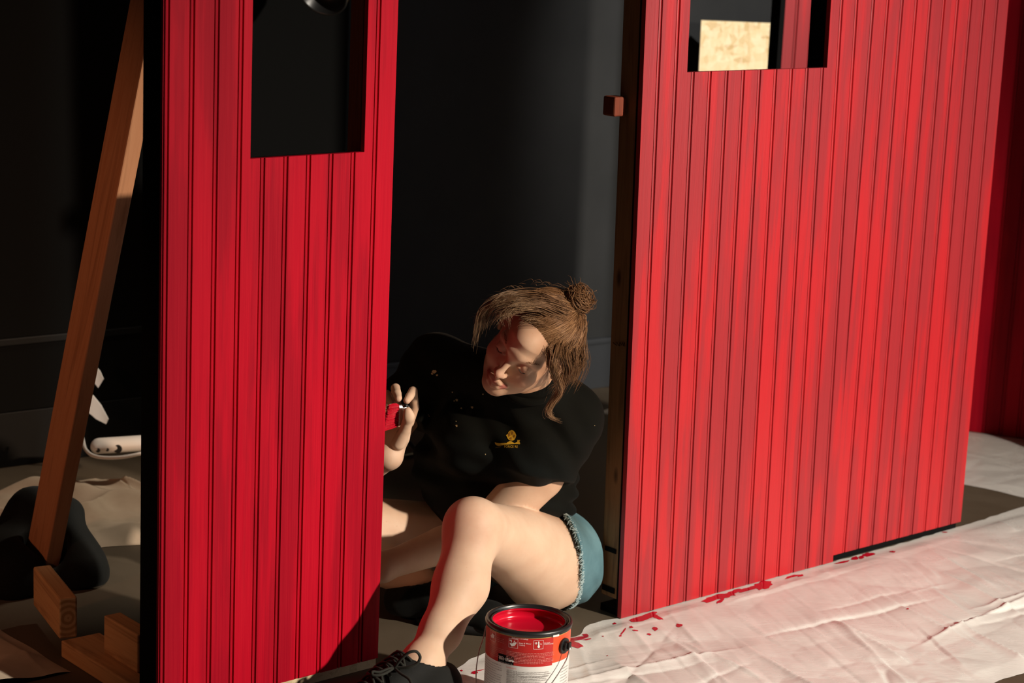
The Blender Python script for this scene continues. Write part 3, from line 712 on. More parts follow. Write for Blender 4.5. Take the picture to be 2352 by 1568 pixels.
def shirt_text(txt, x0, y0, size, slope, name):
    vs, fs = text_mesh(txt, 1.0)
    pts = [on_shirt(x0 + v[0] * size, y0 - v[1] * size * 1.05 + slope * v[0] * size, 0.0014) for v in vs]
    if all(p is not None for p in pts): mesh_obj(name, pts, fs, M_GOLD, emb)
shirt_text('FORCE RE', 1158.6, 1027.4, 7.0, 0.02, 'lettering')
shirt_text('..........', 1138.5, 1027.6, 6.0, -0.16, 'lettering')
sp = []; rr = random.Random(3)
for x, y, r in ((1050, 919, 4), (1044, 921, 2), (1060, 938, 2.6), (1085, 935, 3), (1049, 977, 3), (1048, 968, 1.5), (998, 853, 5), (993, 858, 3), (1004, 861, 3), (985, 955, 1.6), (983, 952, 1.2), (1115, 1043, 1.4), (1110, 905, 1.6), (1365, 977, 1.0), (1040, 900, 1.5)):
    sp.append([(x + r * rr.uniform(.5, 1.2) * math.cos(t), y + r * rr.uniform(.5, 1.2) * math.sin(t)) for t in np.linspace(0, 2 * math.pi, 9)[:-1]])
for q_ in sp: decal('paint_speck', [q_], M_SPECK, shirt)

# ---- shorts
D = Field(axis((-0.30, 0.32, 0.004)), axis((4.30, 4.82, 0.004)), axis((-0.01, 0.32, 0.004)))
D.cone(s['hipL'] * 1.0, s['hipR'], 0.107, 0.105, 0.03)
D.cone(P(1172, 1240, 4.60), P(1160, 1195, 4.585), 0.108, 0.108, 0.03, flat=LAT, fs=0.68)
tl = s['kneeL'] - s['hipL']; D.cone(s['hipL'] - tl * 0.05, s['hipL'] + tl * 0.5, 0.109, 0.104, 0.02)
pa, pb, pc_ = P(1270, 1197, s['hipL'][1] + .0), P(1326, 1290, s['hipL'][1] - .105), P(1300, 1395, s['hipL'][1] + .01)
hn = np.cross(pb - pa, pc_ - pa); hn /= np.linalg.norm(hn)
if hn @ tl < 0: hn = -hn
tr = s['kneeR'] - s['hipR']
D.half(pb, hn, (-0.04, 4.25, -0.05), (0.35, 4.9, 0.4))
D.cone(s['hipL'] + tl * 0.10, s['hipL'] + tl * 0.6, 0.0965, 0.088, 0.0, op='sub')
E_ = Field(D.X, D.Y, D.Z); E_.cone(s['hipR'], s['hipR'] + tr * 0.7, 0.105, 0.096, 0.0)
E_.half(s['hipR'] + tr * 0.30, tr / np.linalg.norm(tr), (-0.35, 4.2, -0.05), (0.35, 4.9, 0.4))
D.comb((slice(None),) * 3, E_.A, 0.02, 'add'); del E_
x, y, z = D.X[:, None, None], D.Y[None, :, None], D.Z[None, None, :]
D.A += (0.0022 * np.sin(70 * z + 60 * x + 2 * np.sin(25 * x + 20 * y)) * np.sin(30 * y + 15 * x)).astype(np.float32)
DV, DQ = D.mesh(); DV = relax(DV, DQ, 2, 0.5); del D
DV[:, 2] = np.maximum(DV[:, 2], 0.001)
du_ = (DV - RO) @ U + 0.0215 * DV[:, 2]; DV = DV - np.maximum(du_ + 0.010, 0)[:, None] * U
shorts = np_mesh('shorts', DV, DQ, M_DENIM, person)
# frayed hem and rivet
hc = s['hipL'] + tl * ((pb - s['hipL']) @ hn / (tl @ hn)); mb = MB(); rr = random.Random(8)
a1 = np.cross(hn, Z); a1 /= np.linalg.norm(a1); a2 = np.cross(hn, a1)
bd = BVHTree.FromPolygons([tuple(v) for v in DV], [tuple(q_) for q_ in DQ])
for i in range(520):
    t = rr.uniform(0, 2 * math.pi); d = math.cos(t) * a1 + math.sin(t) * a2
    o_ = hc - hn * rr.uniform(0.002, 0.008); h = bd.ray_cast(Vector(o_ + d * 0.2), Vector(-d), 0.2)
    if h[0] is None: continue
    p = np.array(h[0]) + d * 0.001; l = rr.uniform(0.006, 0.016); sd = np.cross(hn, d) * rr.uniform(-.5, .5)
    mb.tube([p, p + (hn + sd) * l * 0.6 + d * .001, p + (hn * 0.9 + sd * 1.8) * l - d * 0.002], [.0007, .0006, .0002], 4, False)
mb.build('frayed_hem', M_FRAY, shorts)['label'] = 'pale frayed hem'

# ---- shoes
M_SHOE = cloth_mat('black_shoe', (0.005, 0.005, 0.0045), (0.008, 0.008, 0.007), 0.7, 350).m
M_LACE = cloth_mat('shoe_lace', (0.016, 0.016, 0.013), (0.024, 0.023, 0.018), 0.7, 700).m; M_SOLE = Mat('rubber_sole', (0.006, 0.006, 0.006), 0.5).m
def shoe(ank, fd, tag_):
    fd = fd / np.linalg.norm(fd); sd = np.array([-fd[1], fd[0], 0]); g = ank * [1, 1, 0]
    F_ = Field(axis((g[0] - .30, g[0] + .30, .004)), axis((g[1] - .30, g[1] + .30, .004)), axis((-.012, .17, .004)))
    h0, m0, t0 = g - fd * .045 + Z * .042, g + fd * .07 + Z * .045, g + fd * .165 + Z * .030
    F_.cone(h0, m0, .041, .043, .02); F_.cone(m0, t0, .044, .033, .03); F_.cone(t0, t0 + fd * .02 - Z * .003, .033, .028, .03)
    F_.cone(ank + Z * .005 - fd * .008, h0, .044, .040, .03); F_.cone(ank + fd * .035 - Z * .01, m0 + Z * .015, .036, .034, .04)
    F_.half(ank + Z * .016, np.array([0, 0, 1.0]) - fd * .35, g - .4, g + .4)
    F_.cone(ank - Z * .005, ank + Z * .09, .0365, .041, .006, op='sub')
    F_.half(Z * 0.012, (0, 0, -1.0), g - .4, g + .4)
    V, Q = F_.mesh(); V = relax(V, Q, 2, .5)
    o = np_mesh('shoe', V, Q, M_SHOE, person); o['label'] = tag_
    mb = MB(); ol = []
    for t in np.linspace(0, 2 * math.pi, 40, endpoint=False):
        L = .052 * math.cos(t); a = (.145 if math.cos(t) > 0 else .072)
        ol.append(g + fd * (.055 + a * math.cos(t)) + sd * (.046 * math.sin(t) * (1 - .12 * math.cos(t))))
    n = len(ol); mb.add([p + Z * .0 for p in ol] + [p + Z * .020 for p in ol], [(i, (i + 1) % n, n + (i + 1) % n, n + i) for i in range(n)] + [tuple(range(n, 2 * n)), tuple(range(n))[::-1]])
    mb.build('sole', M_SOLE, o, True)
    return o, BVHTree.FromPolygons([tuple(v) for v in V], [tuple(q_) for q_ in Q]), g, fd, sd
shl, bs, g, fd, sd = shoe(s['ankL'], FD, 'black sneaker with a looped lace')
mb = MB()
def top(a, b, off=.003):
    h = bs.ray_cast(Vector(g + fd * a + sd * b + Z * .3), Vector((0, 0, -1)))
    return np.array(h[0]) + Z * off if h[0] is not None else g + fd * a + sd * b + Z * .06
for i in range(6):
    a = .040 + i * .0165
    mb.tube(spline([top(a, -.027), top(a + .006, -.012, .005), top(a + .009, 0, .006), top(a + .012, .014, .005), top(a + .016, .028)], 12), .0028, 6)
    mb.tube(spline([top(a, .027), top(a + .006, .012, .006), top(a + .009, 0, .008), top(a + .012, -.014, .006), top(a + .016, -.028)], 12), .0028, 6)
mb.build('lace', M_LACE, shl, True)
mb = MB(); k0 = P(906, 1533, 3.80)
mb.tube(spline([k0, P(922, 1512, 3.79), P(940, 1498, 3.785), P(956, 1496, 3.785), P(965, 1508, 3.79), P(958, 1523, 3.79), P(940, 1531, 3.79), P(922, 1533, 3.795), k0], 40), .0030, 7)
mb.tube(spline([k0, P(890, 1536, 3.79), P(872, 1543, 3.78), P(856, 1542, 3.775), P(858, 1550, 3.77), P(880, 1548, 3.775), k0], 30), .0028, 7)
mb.tube(spline([k0, P(920, 1546, 3.78), P(940, 1560, 3.76), P(948, 1580, 3.74)], 16), .0028, 7)
mb.build('lace', M_LACE, shl, True)['label'] = 'lace tied in a loop'
shr, bs2, g, fd, sd = shoe(s['ankR'], np.array([0.93, -0.36, 0]), 'black sneaker tucked under the folded leg')
bs = bs2; mb = MB()
for i in range(4):
    a = .045 + i * .017; mb.tube(spline([top(a, -.027), top(a + .008, 0, .006), top(a + .014, .028)], 8), .0026, 6)
mb.build('lace', Mat('grey_lace', (0.22, 0.22, 0.22), 0.6).m, shr, True)

# ---- bracelet
mb = MB(); wr = s['wrR']; wd = P(906, 1008, 4.262) - s['elR']; wd /= np.linalg.norm(wd)
a1 = np.cross(wd, [0, 1, 0]); a1 /= np.linalg.norm(a1); a2 = np.cross(wd, a1)
mb.tube([wr + wd * .004 + .0285 * (math.cos(t) * a1 + math.sin(t) * a2) for t in np.linspace(0, 2 * math.pi, 40)], .0010, 6)
mb.build('bracelet', M_STEEL, person, True)

# ---- hair: scalp cap, combed strands gathered into a bun, loose wisps
def hair_mat():
    m = Mat('brown_hair', (0.2, 0.1, 0.045), 0.42, spec=0.35)
    a = m.attr('tint'); m.color(m.ramp(a, [(0, (0.060, 0.031, 0.015)), (0.45, (0.185, 0.108, 0.054)), (0.8, (0.34, 0.215, 0.115)), (1, (0.48, 0.33, 0.19))]))
    return m.m
M_HAIR = hair_mat()
RC = np.array([0.0765, 0.0955, 0.0860]); CC = np.array([0, -0.012, 0.030])
def scalp(th, ph, k=1.0):                       # th from top of head, ph round it (0 = her left, 90 = front)
    d = np.array([math.sin(th) * math.cos(ph), math.sin(th) * math.sin(ph), math.cos(th)]); return CC + d * RC * k, d
bun = CC + np.array([0.030, -0.050, 0.0900]); bd_ = (bun - CC) / RC; bd_ /= np.linalg.norm(bd_)
hv, hf, ht = [], [], []
def strand(pts, r0, r1, tint, n=4):
    m_ = MB(); L = len(pts); m_.tube([HL(*p) for p in pts], [r0 * (1 - .25 * abs(2 * i / (L - 1) - 1)) if r1 is None else r0 + (r1 - r0) * i / (L - 1) for i in range(L)], n, False)
    b = len(hv); hv.extend(m_.v); hf.extend([tuple(b + i for i in f) for f in m_.f]); ht.extend([tint] * len(m_.v))
def hairline(ph):                               # polar angle where hair starts
    c = math.sin(ph)                            # 1 front, -1 back
    if c > 0: return math.radians(96 - 42 * c ** 1.1)
    return math.radians(96 + 44 * (-c))
rr = random.Random(21)
# cap
nph, nth = 72, 26; b = len(hv)
for j in range(nth + 1):
    for i in range(nph):
        ph = 2 * math.pi * i / nph; th = hairline(ph) * j / nth
        p, d = scalp(th, ph, 1.0 + 0.004 * math.sin(ph * 23 + j)); hv.append(HL(*p)); ht.append(0.12)
for j in range(nth):
    for i in range(nph):
        hf.append((b + j * nph + i, b + j * nph + (i + 1) % nph, b + (j + 1) * nph + (i + 1) % nph, b + (j + 1) * nph + i))
for i in range(5200):
    ph = rr.uniform(0, 2 * math.pi); hl_ = hairline(ph); th = hl_ * (rr.uniform(.35, 1.0) if rr.random() < .5 else rr.uniform(.93, 1.01))
    _, d0 = scalp(th, ph); ang = math.acos(max(-1, min(1, float(d0 @ bd_))))
    if ang < .18: continue
    lift = rr.uniform(.015, .085) * (1.0 if d0[1] > 0 else 1.3); lock = noise.noise((d0[0] * 6, d0[1] * 6, d0[2] * 6 + 3))
    sag = rr.uniform(-.05, .16) + .12 * lock; ax_ = np.cross(d0, bd_); nrm = np.linalg.norm(ax_); ax_ = ax_ / (nrm + 1e-9)
    pts = []
    for k in range(13):
        t = k / 12; a_ = ang * t * .97
        d = (math.sin(ang - a_) * d0 + math.sin(a_) * bd_) / math.sin(ang)
        d = d + ax_ * sag * math.sin(t * math.pi) * .55 + np.array([0, 0, -1]) * max(0, sag) * math.sin(t * math.pi) * .35
        d = d / np.linalg.norm(d)
        k_ = 1.0 + lift * math.sin(math.pi * min(1, t * 1.15 + .06)) ** .8 + .03 * lock * math.sin(t * 3)
        pts.append(CC + d * RC * k_)
    strand(pts, rr.uniform(.0004, .0009), None, min(1, max(0, .45 + .42 * lock + rr.gauss(0, .22))))
# bun: loops round an axis, untidy
bc = bun + np.array([-0.020, 0.004, -0.004])
for i in range(520):
    a0 = rr.uniform(0, 6.28); R_ = rr.uniform(.008, .030); til = np.array([rr.gauss(.25, .35), rr.gauss(-.3, .35), 1]); til /= np.linalg.norm(til)
    e1 = np.cross(til, [0, 1, .3]); e1 /= np.linalg.norm(e1); e2 = np.cross(til, e1); h_ = rr.gauss(0, .011); L = rr.uniform(2.2, 5.0)
    pts = [bc + e1 * R_ * math.cos(a0 + L * k / 11) * (1 + .1 * math.sin(k)) + e2 * R_ * math.sin(a0 + L * k / 11) + til * (h_ + .004 * math.sin(k * .8 + i)) for k in range(12)]
    strand(pts, rr.uniform(.0005, .0010), None, min(1, max(0, rr.gauss(.55, .24))))
for i in range(26):
    a = rr.uniform(0, 6.28); d = np.array([math.cos(a), math.sin(a) * .6, rr.uniform(.1, 1)]); p = bc + d * .024
    strand([p, p + d * .012 + np.array([rr.gauss(0, .004), 0, .003]), p + d * .018 + np.array([rr.gauss(0, .01), 0, -.004])], .0006, .0001, .6)
# wisps given in picture-plane steps at their own depth
def wisp(px, n, spread, r=.0008, tint=.55, jit=3.0):
    for i in range(n):
        o1 = (rr.gauss(0, spread), rr.gauss(0, spread), rr.gauss(0, .006)); o2 = (rr.gauss(0, spread * 1.2), rr.gauss(0, spread), rr.gauss(0, .006))
        m_ = len(px); pts = []
        for k, (x, y, Y) in enumerate(px):
            t = k / (m_ - 1); pts.append(P(x + o1[0] * (1 - t) + o2[0] * t * (1 if t < .9 else .7), y + o1[1] * (1 - t) + o2[1] * t, Y + o1[2] * (1 - t) + o2[2] * t))
        pts = spline(pts, 22); L_ = rr.randint(16, 23); pts = pts[:L_]; mm = MB(); mm.tube(pts, [r * (1 - .85 * (k / (L_ - 1)) ** 2) for k in range(L_)], 4, False)
        b = len(hv); hv.extend(mm.v); hf.extend([tuple(b + q_ for q_ in f) for f in mm.f]); ht.extend([min(1, max(0, rr.gauss(tint, .15)))] * len(mm.v))
wisp([(1262, 800, 4.13), (1268, 840, 4.12), (1282, 875, 4.13), (1286, 900, 4.15), (1268, 925, 4.16), (1259, 943, 4.16), (1265, 957, 4.16), (1286, 965, 4.16)], 90, 5.0, .0006, .66)
wisp([(1312, 738, 4.20), (1290, 800, 4.14), (1300, 845, 4.16), (1292, 880, 4.17), (1278, 900, 4.17), (1264, 925, 4.16)], 60, 9.0, .0006, .5)
wisp([(1322, 728, 4.24), (1330, 815, 4.21), (1322, 855, 4.22), (1308, 880, 4.22)], 110, 9.0, .0006, .5)
wisp([(1318, 735, 4.22), (1316, 815, 4.17), (1306, 855, 4.18), (1290, 880, 4.18)], 80, 10.0, .0006, .45)
wisp([(1300, 735, 4.18), (1272, 830, 4.11), (1277, 862, 4.12), (1283, 880, 4.14)], 80, 7.0, .0006, .5)
wisp([(1325, 780, 4.22), (1345, 830, 4.22), (1330, 880, 4.22), (1318, 900, 4.22)], 12, 7.0, .0004, .6)
# front hair swept over to her right, falling beside the temple
wisp([(1296, 712, 4.17), (1240, 684, 4.155), (1185, 682, 4.14), (1138, 696, 4.12), (1118, 722, 4.14), (1110, 752, 4.14)], 120, 9.0, .0006, .42)
wisp([(1292, 722, 4.155), (1240, 700, 4.13), (1195, 702, 4.115), (1158, 716, 4.11), (1136, 738, 4.12)], 150, 9.0, .0006, .45)
wisp([(1180, 686, 4.11), (1140, 696, 4.12), (1108, 715, 4.13), (1097, 750, 4.14), (1088, 800, 4.15)], 60, 7.0, .0005, .5)
wisp([(1215, 700, 4.11), (1180, 706, 4.10), (1164, 720, 4.10), (1168, 736, 4.095)], 46, 10.0, .0004, .5)
wisp([(1252, 742, 4.12), (1228, 733, 4.10), (1206, 733, 4.095), (1190, 738, 4.09)], 16, 7.0, .0003, .5)
for i in range(46):
    x = rr.uniform(1100, 1330); y = 742 - 95 * math.sin(max(0, min(1, (x - 1085) / 240)) * 2.4) ** .8 + rr.uniform(-2, 16)
    wisp([(x, y, 4.17), (x - rr.uniform(4, 16), y - rr.uniform(1, 7), 4.17), (x - rr.uniform(14, 38), y + rr.uniform(-8, 8), 4.17)], 1, 1, .00022, .7)
hair = mesh_obj('hair', hv, hf, M_HAIR, person, True); set_attr(hair, 'tint', ht); hair['label'] = 'brown hair in an untidy top bun with loose wisps'

# ------------------------------------------------------------------ paintbrush in her hand
bt0, bt1 = P(905, 954, 4.222), P(930, 951, 4.222)
bax = P(940, 949, 4.235) - P(893, 955, 4.212); bax /= np.linalg.norm(bax)
bup = P(916, 928, 4.22) - P(909, 977, 4.22); bup -= bax * (bup @ bax); bup /= np.linalg.norm(bup); bth = np.cross(bax, bup)
brush = empty('paintbrush', bt0, 'short wide paintbrush loaded with red paint, held in the raised hand of the woman', 'paintbrush')
fc = P(913, 952, 4.220)                          # where bristles enter the ferrule
def slab(c0, c1, w0, w1, t0, t1, n=6):
    mb = MB(); V = []
    for c, w_, t_ in ((c0, w0, t0), (c1, w1, t1)):
        for k in range(16):
            a = 2 * math.pi * k / 16; ca, sa = math.cos(a), math.sin(a)
            V.append(c + bup * w_ * math.copysign(abs(ca) ** .35, ca) + bth * t_ * math.copysign(abs(sa) ** .6, sa))
    mb.add(V, [(k, (k + 1) % 16, 16 + (k + 1) % 16, 16 + k) for k in range(16)] + [tuple(range(16))[::-1], tuple(range(16, 32))]); return mb
slab(fc, fc + bax * .019, .0235, .0205, .0075, .0085).build('ferrule', M_STEEL, brush, bevel=.001)
mb = MB()
for o_ in (.002, .0055): 
    q_ = slab(fc + bax * o_, fc + bax * (o_ + .0016), .0242 - o_ * .12, .0241 - o_ * .12, .0082, .0082); mb.add(q_.v, q_.f)
mb.build('ferrule_ridge', M_STEEL, brush)
hm = slab(fc + bax * .019, fc + bax * .027, .0215, .017, .0095, .010); hm.build('handle', M_BLACKPL, brush, bevel=.002)
mb = MB(); mb.tube(spline([fc + bax * .022 + np.array([0, .004, 0]), fc + bax * .026 + np.array([0, .022, -.004]), fc + bax * .026 + np.array([0, .050, -.014])], 10), [.0075, .0075, .0075, .008, .008, .008, .008, .007, .006, .005, .003], 10); mb.build('handle', M_BLACKPL, brush, True)
mb = MB(); nb = P(933, 931, 4.2165); mb.tube([nb - bax * .003, nb + bax * .003], .0035, 10); mb.build('handle_nub', M_BLACKPL, brush, True)
M_WETRED = Mat('wet_red_paint', (0.50, 0.004, 0.022), 0.18, spec=0.6).m
M_BRIST = red_paint('painted_bristles', (0.50, 0.004, 0.020), (0.60, 0.006, 0.03), (0.25, 0.4))
hair_b = MB(); rr = random.Random(2)
for i in range(420):
    a, c = rr.uniform(-1, 1), rr.uniform(-1, 1); st = fc + bup * .0225 * a + bth * .0065 * c
    L = .027 + .006 * a * -1 + rr.uniform(-.003, .002); end = fc - bax * L + bup * (.026 * a - .004) + bth * .0055 * c
    hair_b.tube([st, (st + end) / 2 + bup * .001 * a, end], [.0010, .0010, .0006], 4)
hair_b.build('bristles', M_BRIST, brush)['label'] = 'bristles soaked in red paint'

# ------------------------------------------------------------------ paint can
KC = G(1215, 1418, 0.197) * [1, 1, 0]; KR = 0.0825
can = empty('paint_can', KC, 'open one gallon paint can full of red paint, in front of the woman\'s knee', 'paint can')
M_CANRED = Mat('label_red', (0.42, 0.012, 0.010), 0.32).m; M_CANORANGE = Mat('label_orange_red', (0.62, 0.07, 0.02), 0.32).m
M_CANWHITE = Mat('label_white', (0.72, 0.70, 0.67), 0.35).m; M_CANTXT = Mat('label_print_grey', (0.22, 0.20, 0.19), 0.5).m; M_CANWTXT = Mat('label_print_white', (0.75, 0.70, 0.66), 0.5).m
M_CANPINK = Mat('label_print_pink', (0.55, 0.16, 0.14), 0.5).m; M_CANGOLD = Mat('label_gold_line', (0.50, 0.34, 0.10), 0.4).m
mb = MB(); mb.lathe([(0.0, .004), (KR - .004, .002), (KR, .006), (KR, .187)], KC, 96); mb.build('can_body', M_CANWHITE, can, True)
mb = MB(); mb.lathe([(KR + .0005, .1855), (KR + .0025, .1865), (KR + .0030, .192), (KR + .0018, .196), (KR - .002, .197), (KR - .004, .195), (KR - .0045, .190), (KR - .0075, .1885), (KR - .0085, .193), (KR - .0105, .1945), (KR - .0116, .1925), (KR - .0112, .189), (KR - .0085, .186), (KR - .0035, .184)], KC, 96); mb.build('rim', M_BLACKPL, can, True)
mb = MB(); mb.lathe([(KR - .0113, .1915), (KR - .0119, .190), (KR - .0108, .1865), (KR - .0062, .184), (KR - .0056, .176), (KR - .0062, .1715), (KR - .0085, .170), (0.0, .1698)], KC, 96); mb.build('paint', M_WETRED, can, True)['label'] = 'wet red paint coating the inside'
# angles on the can: 0 faces the camera, positive to the right
cdir = -KC[:2] / np.linalg.norm(KC[:2]); cth0 = math.atan2(cdir[1], cdir[0])
def on_can(deg, z, off=.0006):
    t = cth0 + math.radians(deg); return KC + np.array([(KR + off) * math.cos(t), (KR + off) * math.sin(t), z])
def patch(d0, d1, z0, z1, off, m_=None, nz=1):
    n = max(2, int(abs(d1 - d0) / 3)); m_ = m_ or MB()
    V = [on_can(d0 + (d1 - d0) * i / n, z0 + (z1 - z0) * j / nz, off) for j in range(nz + 1) for i in range(n + 1)]
    m_.add(V, [(j * (n + 1) + i, j * (n + 1) + i + 1, (j + 1) * (n + 1) + i + 1, (j + 1) * (n + 1) + i) for j in range(nz) for i in range(n)]); return m_
zt = .1855
patch(-125, 36, .127, zt, .0004).build('label_band', M_CANRED, can, True)
patch(36.1, 235, .131, zt, .0004).build('label_band', M_CANORANGE, can, True)
patch(-180, 180, zt - .0010, zt + .001, .0008).build('gold_line', M_CANGOLD, can, True)
patch(34.0, 44.0, .1850, .1890, .0034).build('white_sticker', M_CANWHITE, can, True)
def can_text(txt, deg, z, h, mat, m_=None, tilt=0.0, wide=1.0):
    vs, fs = text_mesh(txt, h / .70); k = math.degrees(1 / KR)
    V = [on_can(deg + v[0] * k * wide, z + v[1] + tilt * v[0], .0014) for v in vs]
    if m_ is None: return mesh_obj('lettering', V, fs, mat, can)
    m_.add(V, fs)
def wpx(x, y):                                    # label position under a point of the picture
    v = ray(x, y); a = v[0] ** 2 + v[1] ** 2; bq = 2 * (v[0] * (EYE[0] - KC[0]) + v[1] * (EYE[1] - KC[1])); c = (EYE[0] - KC[0]) ** 2 + (EYE[1] - KC[1]) ** 2 - KR ** 2
    t = (-bq - math.sqrt(max(0, bq * bq - 4 * a * c))) / (2 * a); p = EYE + v * t
    return (math.degrees(math.atan2(p[1] - KC[1], p[0] - KC[0]) - cth0) + 180) % 360 - 180, p[2]
def cz(x, y): return wpx(1080 + x / 7.194, 1350 + y / 7.194)
patch(*[cz(470, 1090)[0], cz(725, 1140)[0]], cz(600, 1240)[1] - .001, cz(600, 1110)[1], .0010).build('logo_patch', M_BLACKPAINT, can, True)
a, z_ = cz(482, 1150); can_text('BEHR', a, z_ - .002, .0068, M_CANWTXT)
a2, _ = cz(640, 1190); m_ = MB()                  # small bear silhouette after the name
bx = [(0, .0022), (.001, .0036), (.003, .0044), (.006, .0040), (.0085, .0042), (.0105, .0030), (.0118, .0026), (.0116, .0016), (.0100, .0012), (.0092, .0), (.0080, .0), (.0078, .0014), (.0040, .0014), (.0030, .0), (.0018, .0), (.0014, .0014)]
m_.add([on_can(a2 + x * math.degrees(1 / KR), z_ - .002 + y, .0014) for x, y in bx] + [on_can(a2 + .006 * math.degrees(1 / KR), z_ + .0006, .0014)], [(i, (i + 1) % 16, 16) for i in range(16)]); m_.build('emblem', M_CANWTXT, can)
can_text('PREMIUM PLUS', a, z_ - .0085, .0034, Mat('label_print_dim', (0.25, 0.24, 0.23), 0.5).m, wide=.95)
mw = MB()
def boxline(d0, d1, z0, z1, t=.0005):
    m_ = mw; k = math.degrees(t / KR)
    patch(d0, d1, z0, z0 + t, .0012, m_); patch(d0, d1, z1 - t, z1, .0012, m_); patch(d0, d0 + k, z0, z1, .0012, m_); patch(d1 - k, d1, z0, z1, .0012, m_)
def frame_(x0, x1, y0, y1):
    boxline(cz(x0, (y0 + y1) / 2)[0], cz(x1, (y0 + y1) / 2)[0], cz((x0 + x1) / 2, y1)[1], cz((x0 + x1) / 2, y0)[1])
def poly(pts):
    m_ = mw
    V = [on_can(*cz(*p), .0013) for p in pts]; c = sum(V) / len(V); m_.add(V + [c], [(i, (i + 1) % len(V), len(V)) for i in range(len(V))])
frame_(340, 430, 710, 875); poly([(345, 790), (380, 745), (415, 790), (405, 795), (405, 825), (355, 815), (355, 790)])                      # house
mw.build('label_icon', M_CANWTXT, can); mw = MB()
frame_(642, 792, 835, 985); poly([(655, 850), (690, 850), (692, 895), (680, 895), (678, 865), (655, 865)]); poly([(660, 905), (700, 910), (760, 890), (772, 902), (740, 950), (690, 960), (670, 935)]); poly([(735, 860), (745, 885), (728, 888)]); poly([(722, 880), (728, 895), (716, 895)])
mw.build('label_icon', M_CANWTXT, can); mw = MB()
frame_(1047, 1205, 860, 1008); poly([(1122, 880), (1140, 880), (1142, 940), (1150, 965), (1140, 985), (1120, 985), (1108, 965), (1120, 940)])
for cx, cy, r_ in ((1088, 908, 22), (1165, 922, 14)):
    for k in range(3):
        t = math.pi * k / 3; dx, dy = r_ * math.cos(t), r_ * math.sin(t); poly([(cx - dx - dy * .12, cy - dy + dx * .12), (cx + dx - dy * .12, cy + dy + dx * .12), (cx + dx + dy * .12, cy + dy - dx * .12), (cx - dx + dy * .12, cy - dy - dx * .12)])
mw.build('label_icon', M_CANWTXT, can)
for t_, x, y, h in (('Soap & Water', 810, 915, .0028), ('Cleanup', 810, 945, .0024), ('Protect', 1220, 918, .0028), ('from Freezing', 1220, 938, .0024), ('Bedrooms and Ceilings', 690, 822, .0024)):
    a, z_ = cz(x, y); can_text(t_, a, z_, h, M_CANWTXT)
a, z_ = cz(595, 1312); can_text('WARNING:', a, z_, .0030, Mat('label_print_red', (0.6, 0.06, 0.05), 0.5).m)
def greek(mat_, x0, y0, x1, n, dy, seed, th=.0011):  # rows of print too small to read, as broken strokes
    m_ = MB(); r_ = random.Random(seed); a0, z0 = cz(x0, y0); a1, z1 = cz(x1, y0); dz = (cz(x0, y0 + dy)[1] - z0)
    for i in range(n):
        a = a0; zz = z0 + dz * i; end = a1 - (r_.uniform(0, .35) * (a1 - a0) if i % 4 == 3 else r_.uniform(0, .05) * (a1 - a0))
        while a < end:
            l = r_.uniform(1.2, 4.2); patch(a, min(a + l, end), zz - th * r_.uniform(.4, .6), zz + th * r_.uniform(.3, .6), .0013, m_); a += l + r_.uniform(.5, .9)
    m_.build('small_print', mat_, can)
greek(M_CANPINK, 605, 1030, 1385, 8, 24, 1, .0013); greek(M_CANPINK, 430, 800, 575, 3, 30, 9, .0012); greek(M_CANPINK, 300, 890, 575, 6, 30, 4, .0010)
greek(M_CANTXT, 605, 1350, 1330, 3, 30, 2, .0012); greek(M_CANTXT, 605, 1425, 1290, 10, 28, 3, .0012); greek(M_CANTXT, 265, 1130, 540, 14, 42, 5, .0011); greek(M_CANTXT, 1490, 1340, 1600, 8, 48, 6, .0011)
# ears and bail
bails = []
for deg in (57, 57 + 180):
    t = cth0 + math.radians(deg); d = np.array([math.cos(t), math.sin(t), 0]); sd = np.array([-d[1], d[0], 0])
    c = KC + d * (KR + .001) + Z * .160
    mb = MB(); m_ = 28
    for rad, o0, o1 in ((.0155, -.001, .0035), (.0095, .003, .0095)):
        V = [c + d * o + sd * rad * math.cos(2 * math.pi * k / m_) + Z * rad * math.sin(2 * math.pi * k / m_) for o in (o0, o1) for k in range(m_)]
        mb.add(V, [(k, (k + 1) % m_, m_ + (k + 1) % m_, m_ + k) for k in range(m_)] + [tuple(range(m_, 2 * m_))])
    mb.box(c + d * .003 - sd * .004 - Z * .004, d * .012, sd * .008, Z * .014)
    mb.build('handle_ear', M_BLACKPL, can, bevel=.001); bails.append((c + d * .011, d))
(pA, dA), (pB, dB) = bails
fr_ = np.array([math.cos(cth0 + math.radians(-33)), math.sin(cth0 + math.radians(-33)), 0])
mb = MB(); mb.tube(spline([pA - dA * .004, pA + dA * .003, pA + dA * .004 - Z * .010 - fr_ * -.006] + [KC + dA * .098 * math.cos(t) + fr_ * (.100 * math.sin(t)) + Z * (.148 - .125 * math.sin(t) ** 1.1) for t in np.linspace(.12, math.pi - .12, 15)] + [pB + dB * .004 - Z * .010 + fr_ * .006, pB + dB * .003, pB - dB * .004], 90), .0012, 8)
mb.build('wire_bail', M_STEEL, can, True)

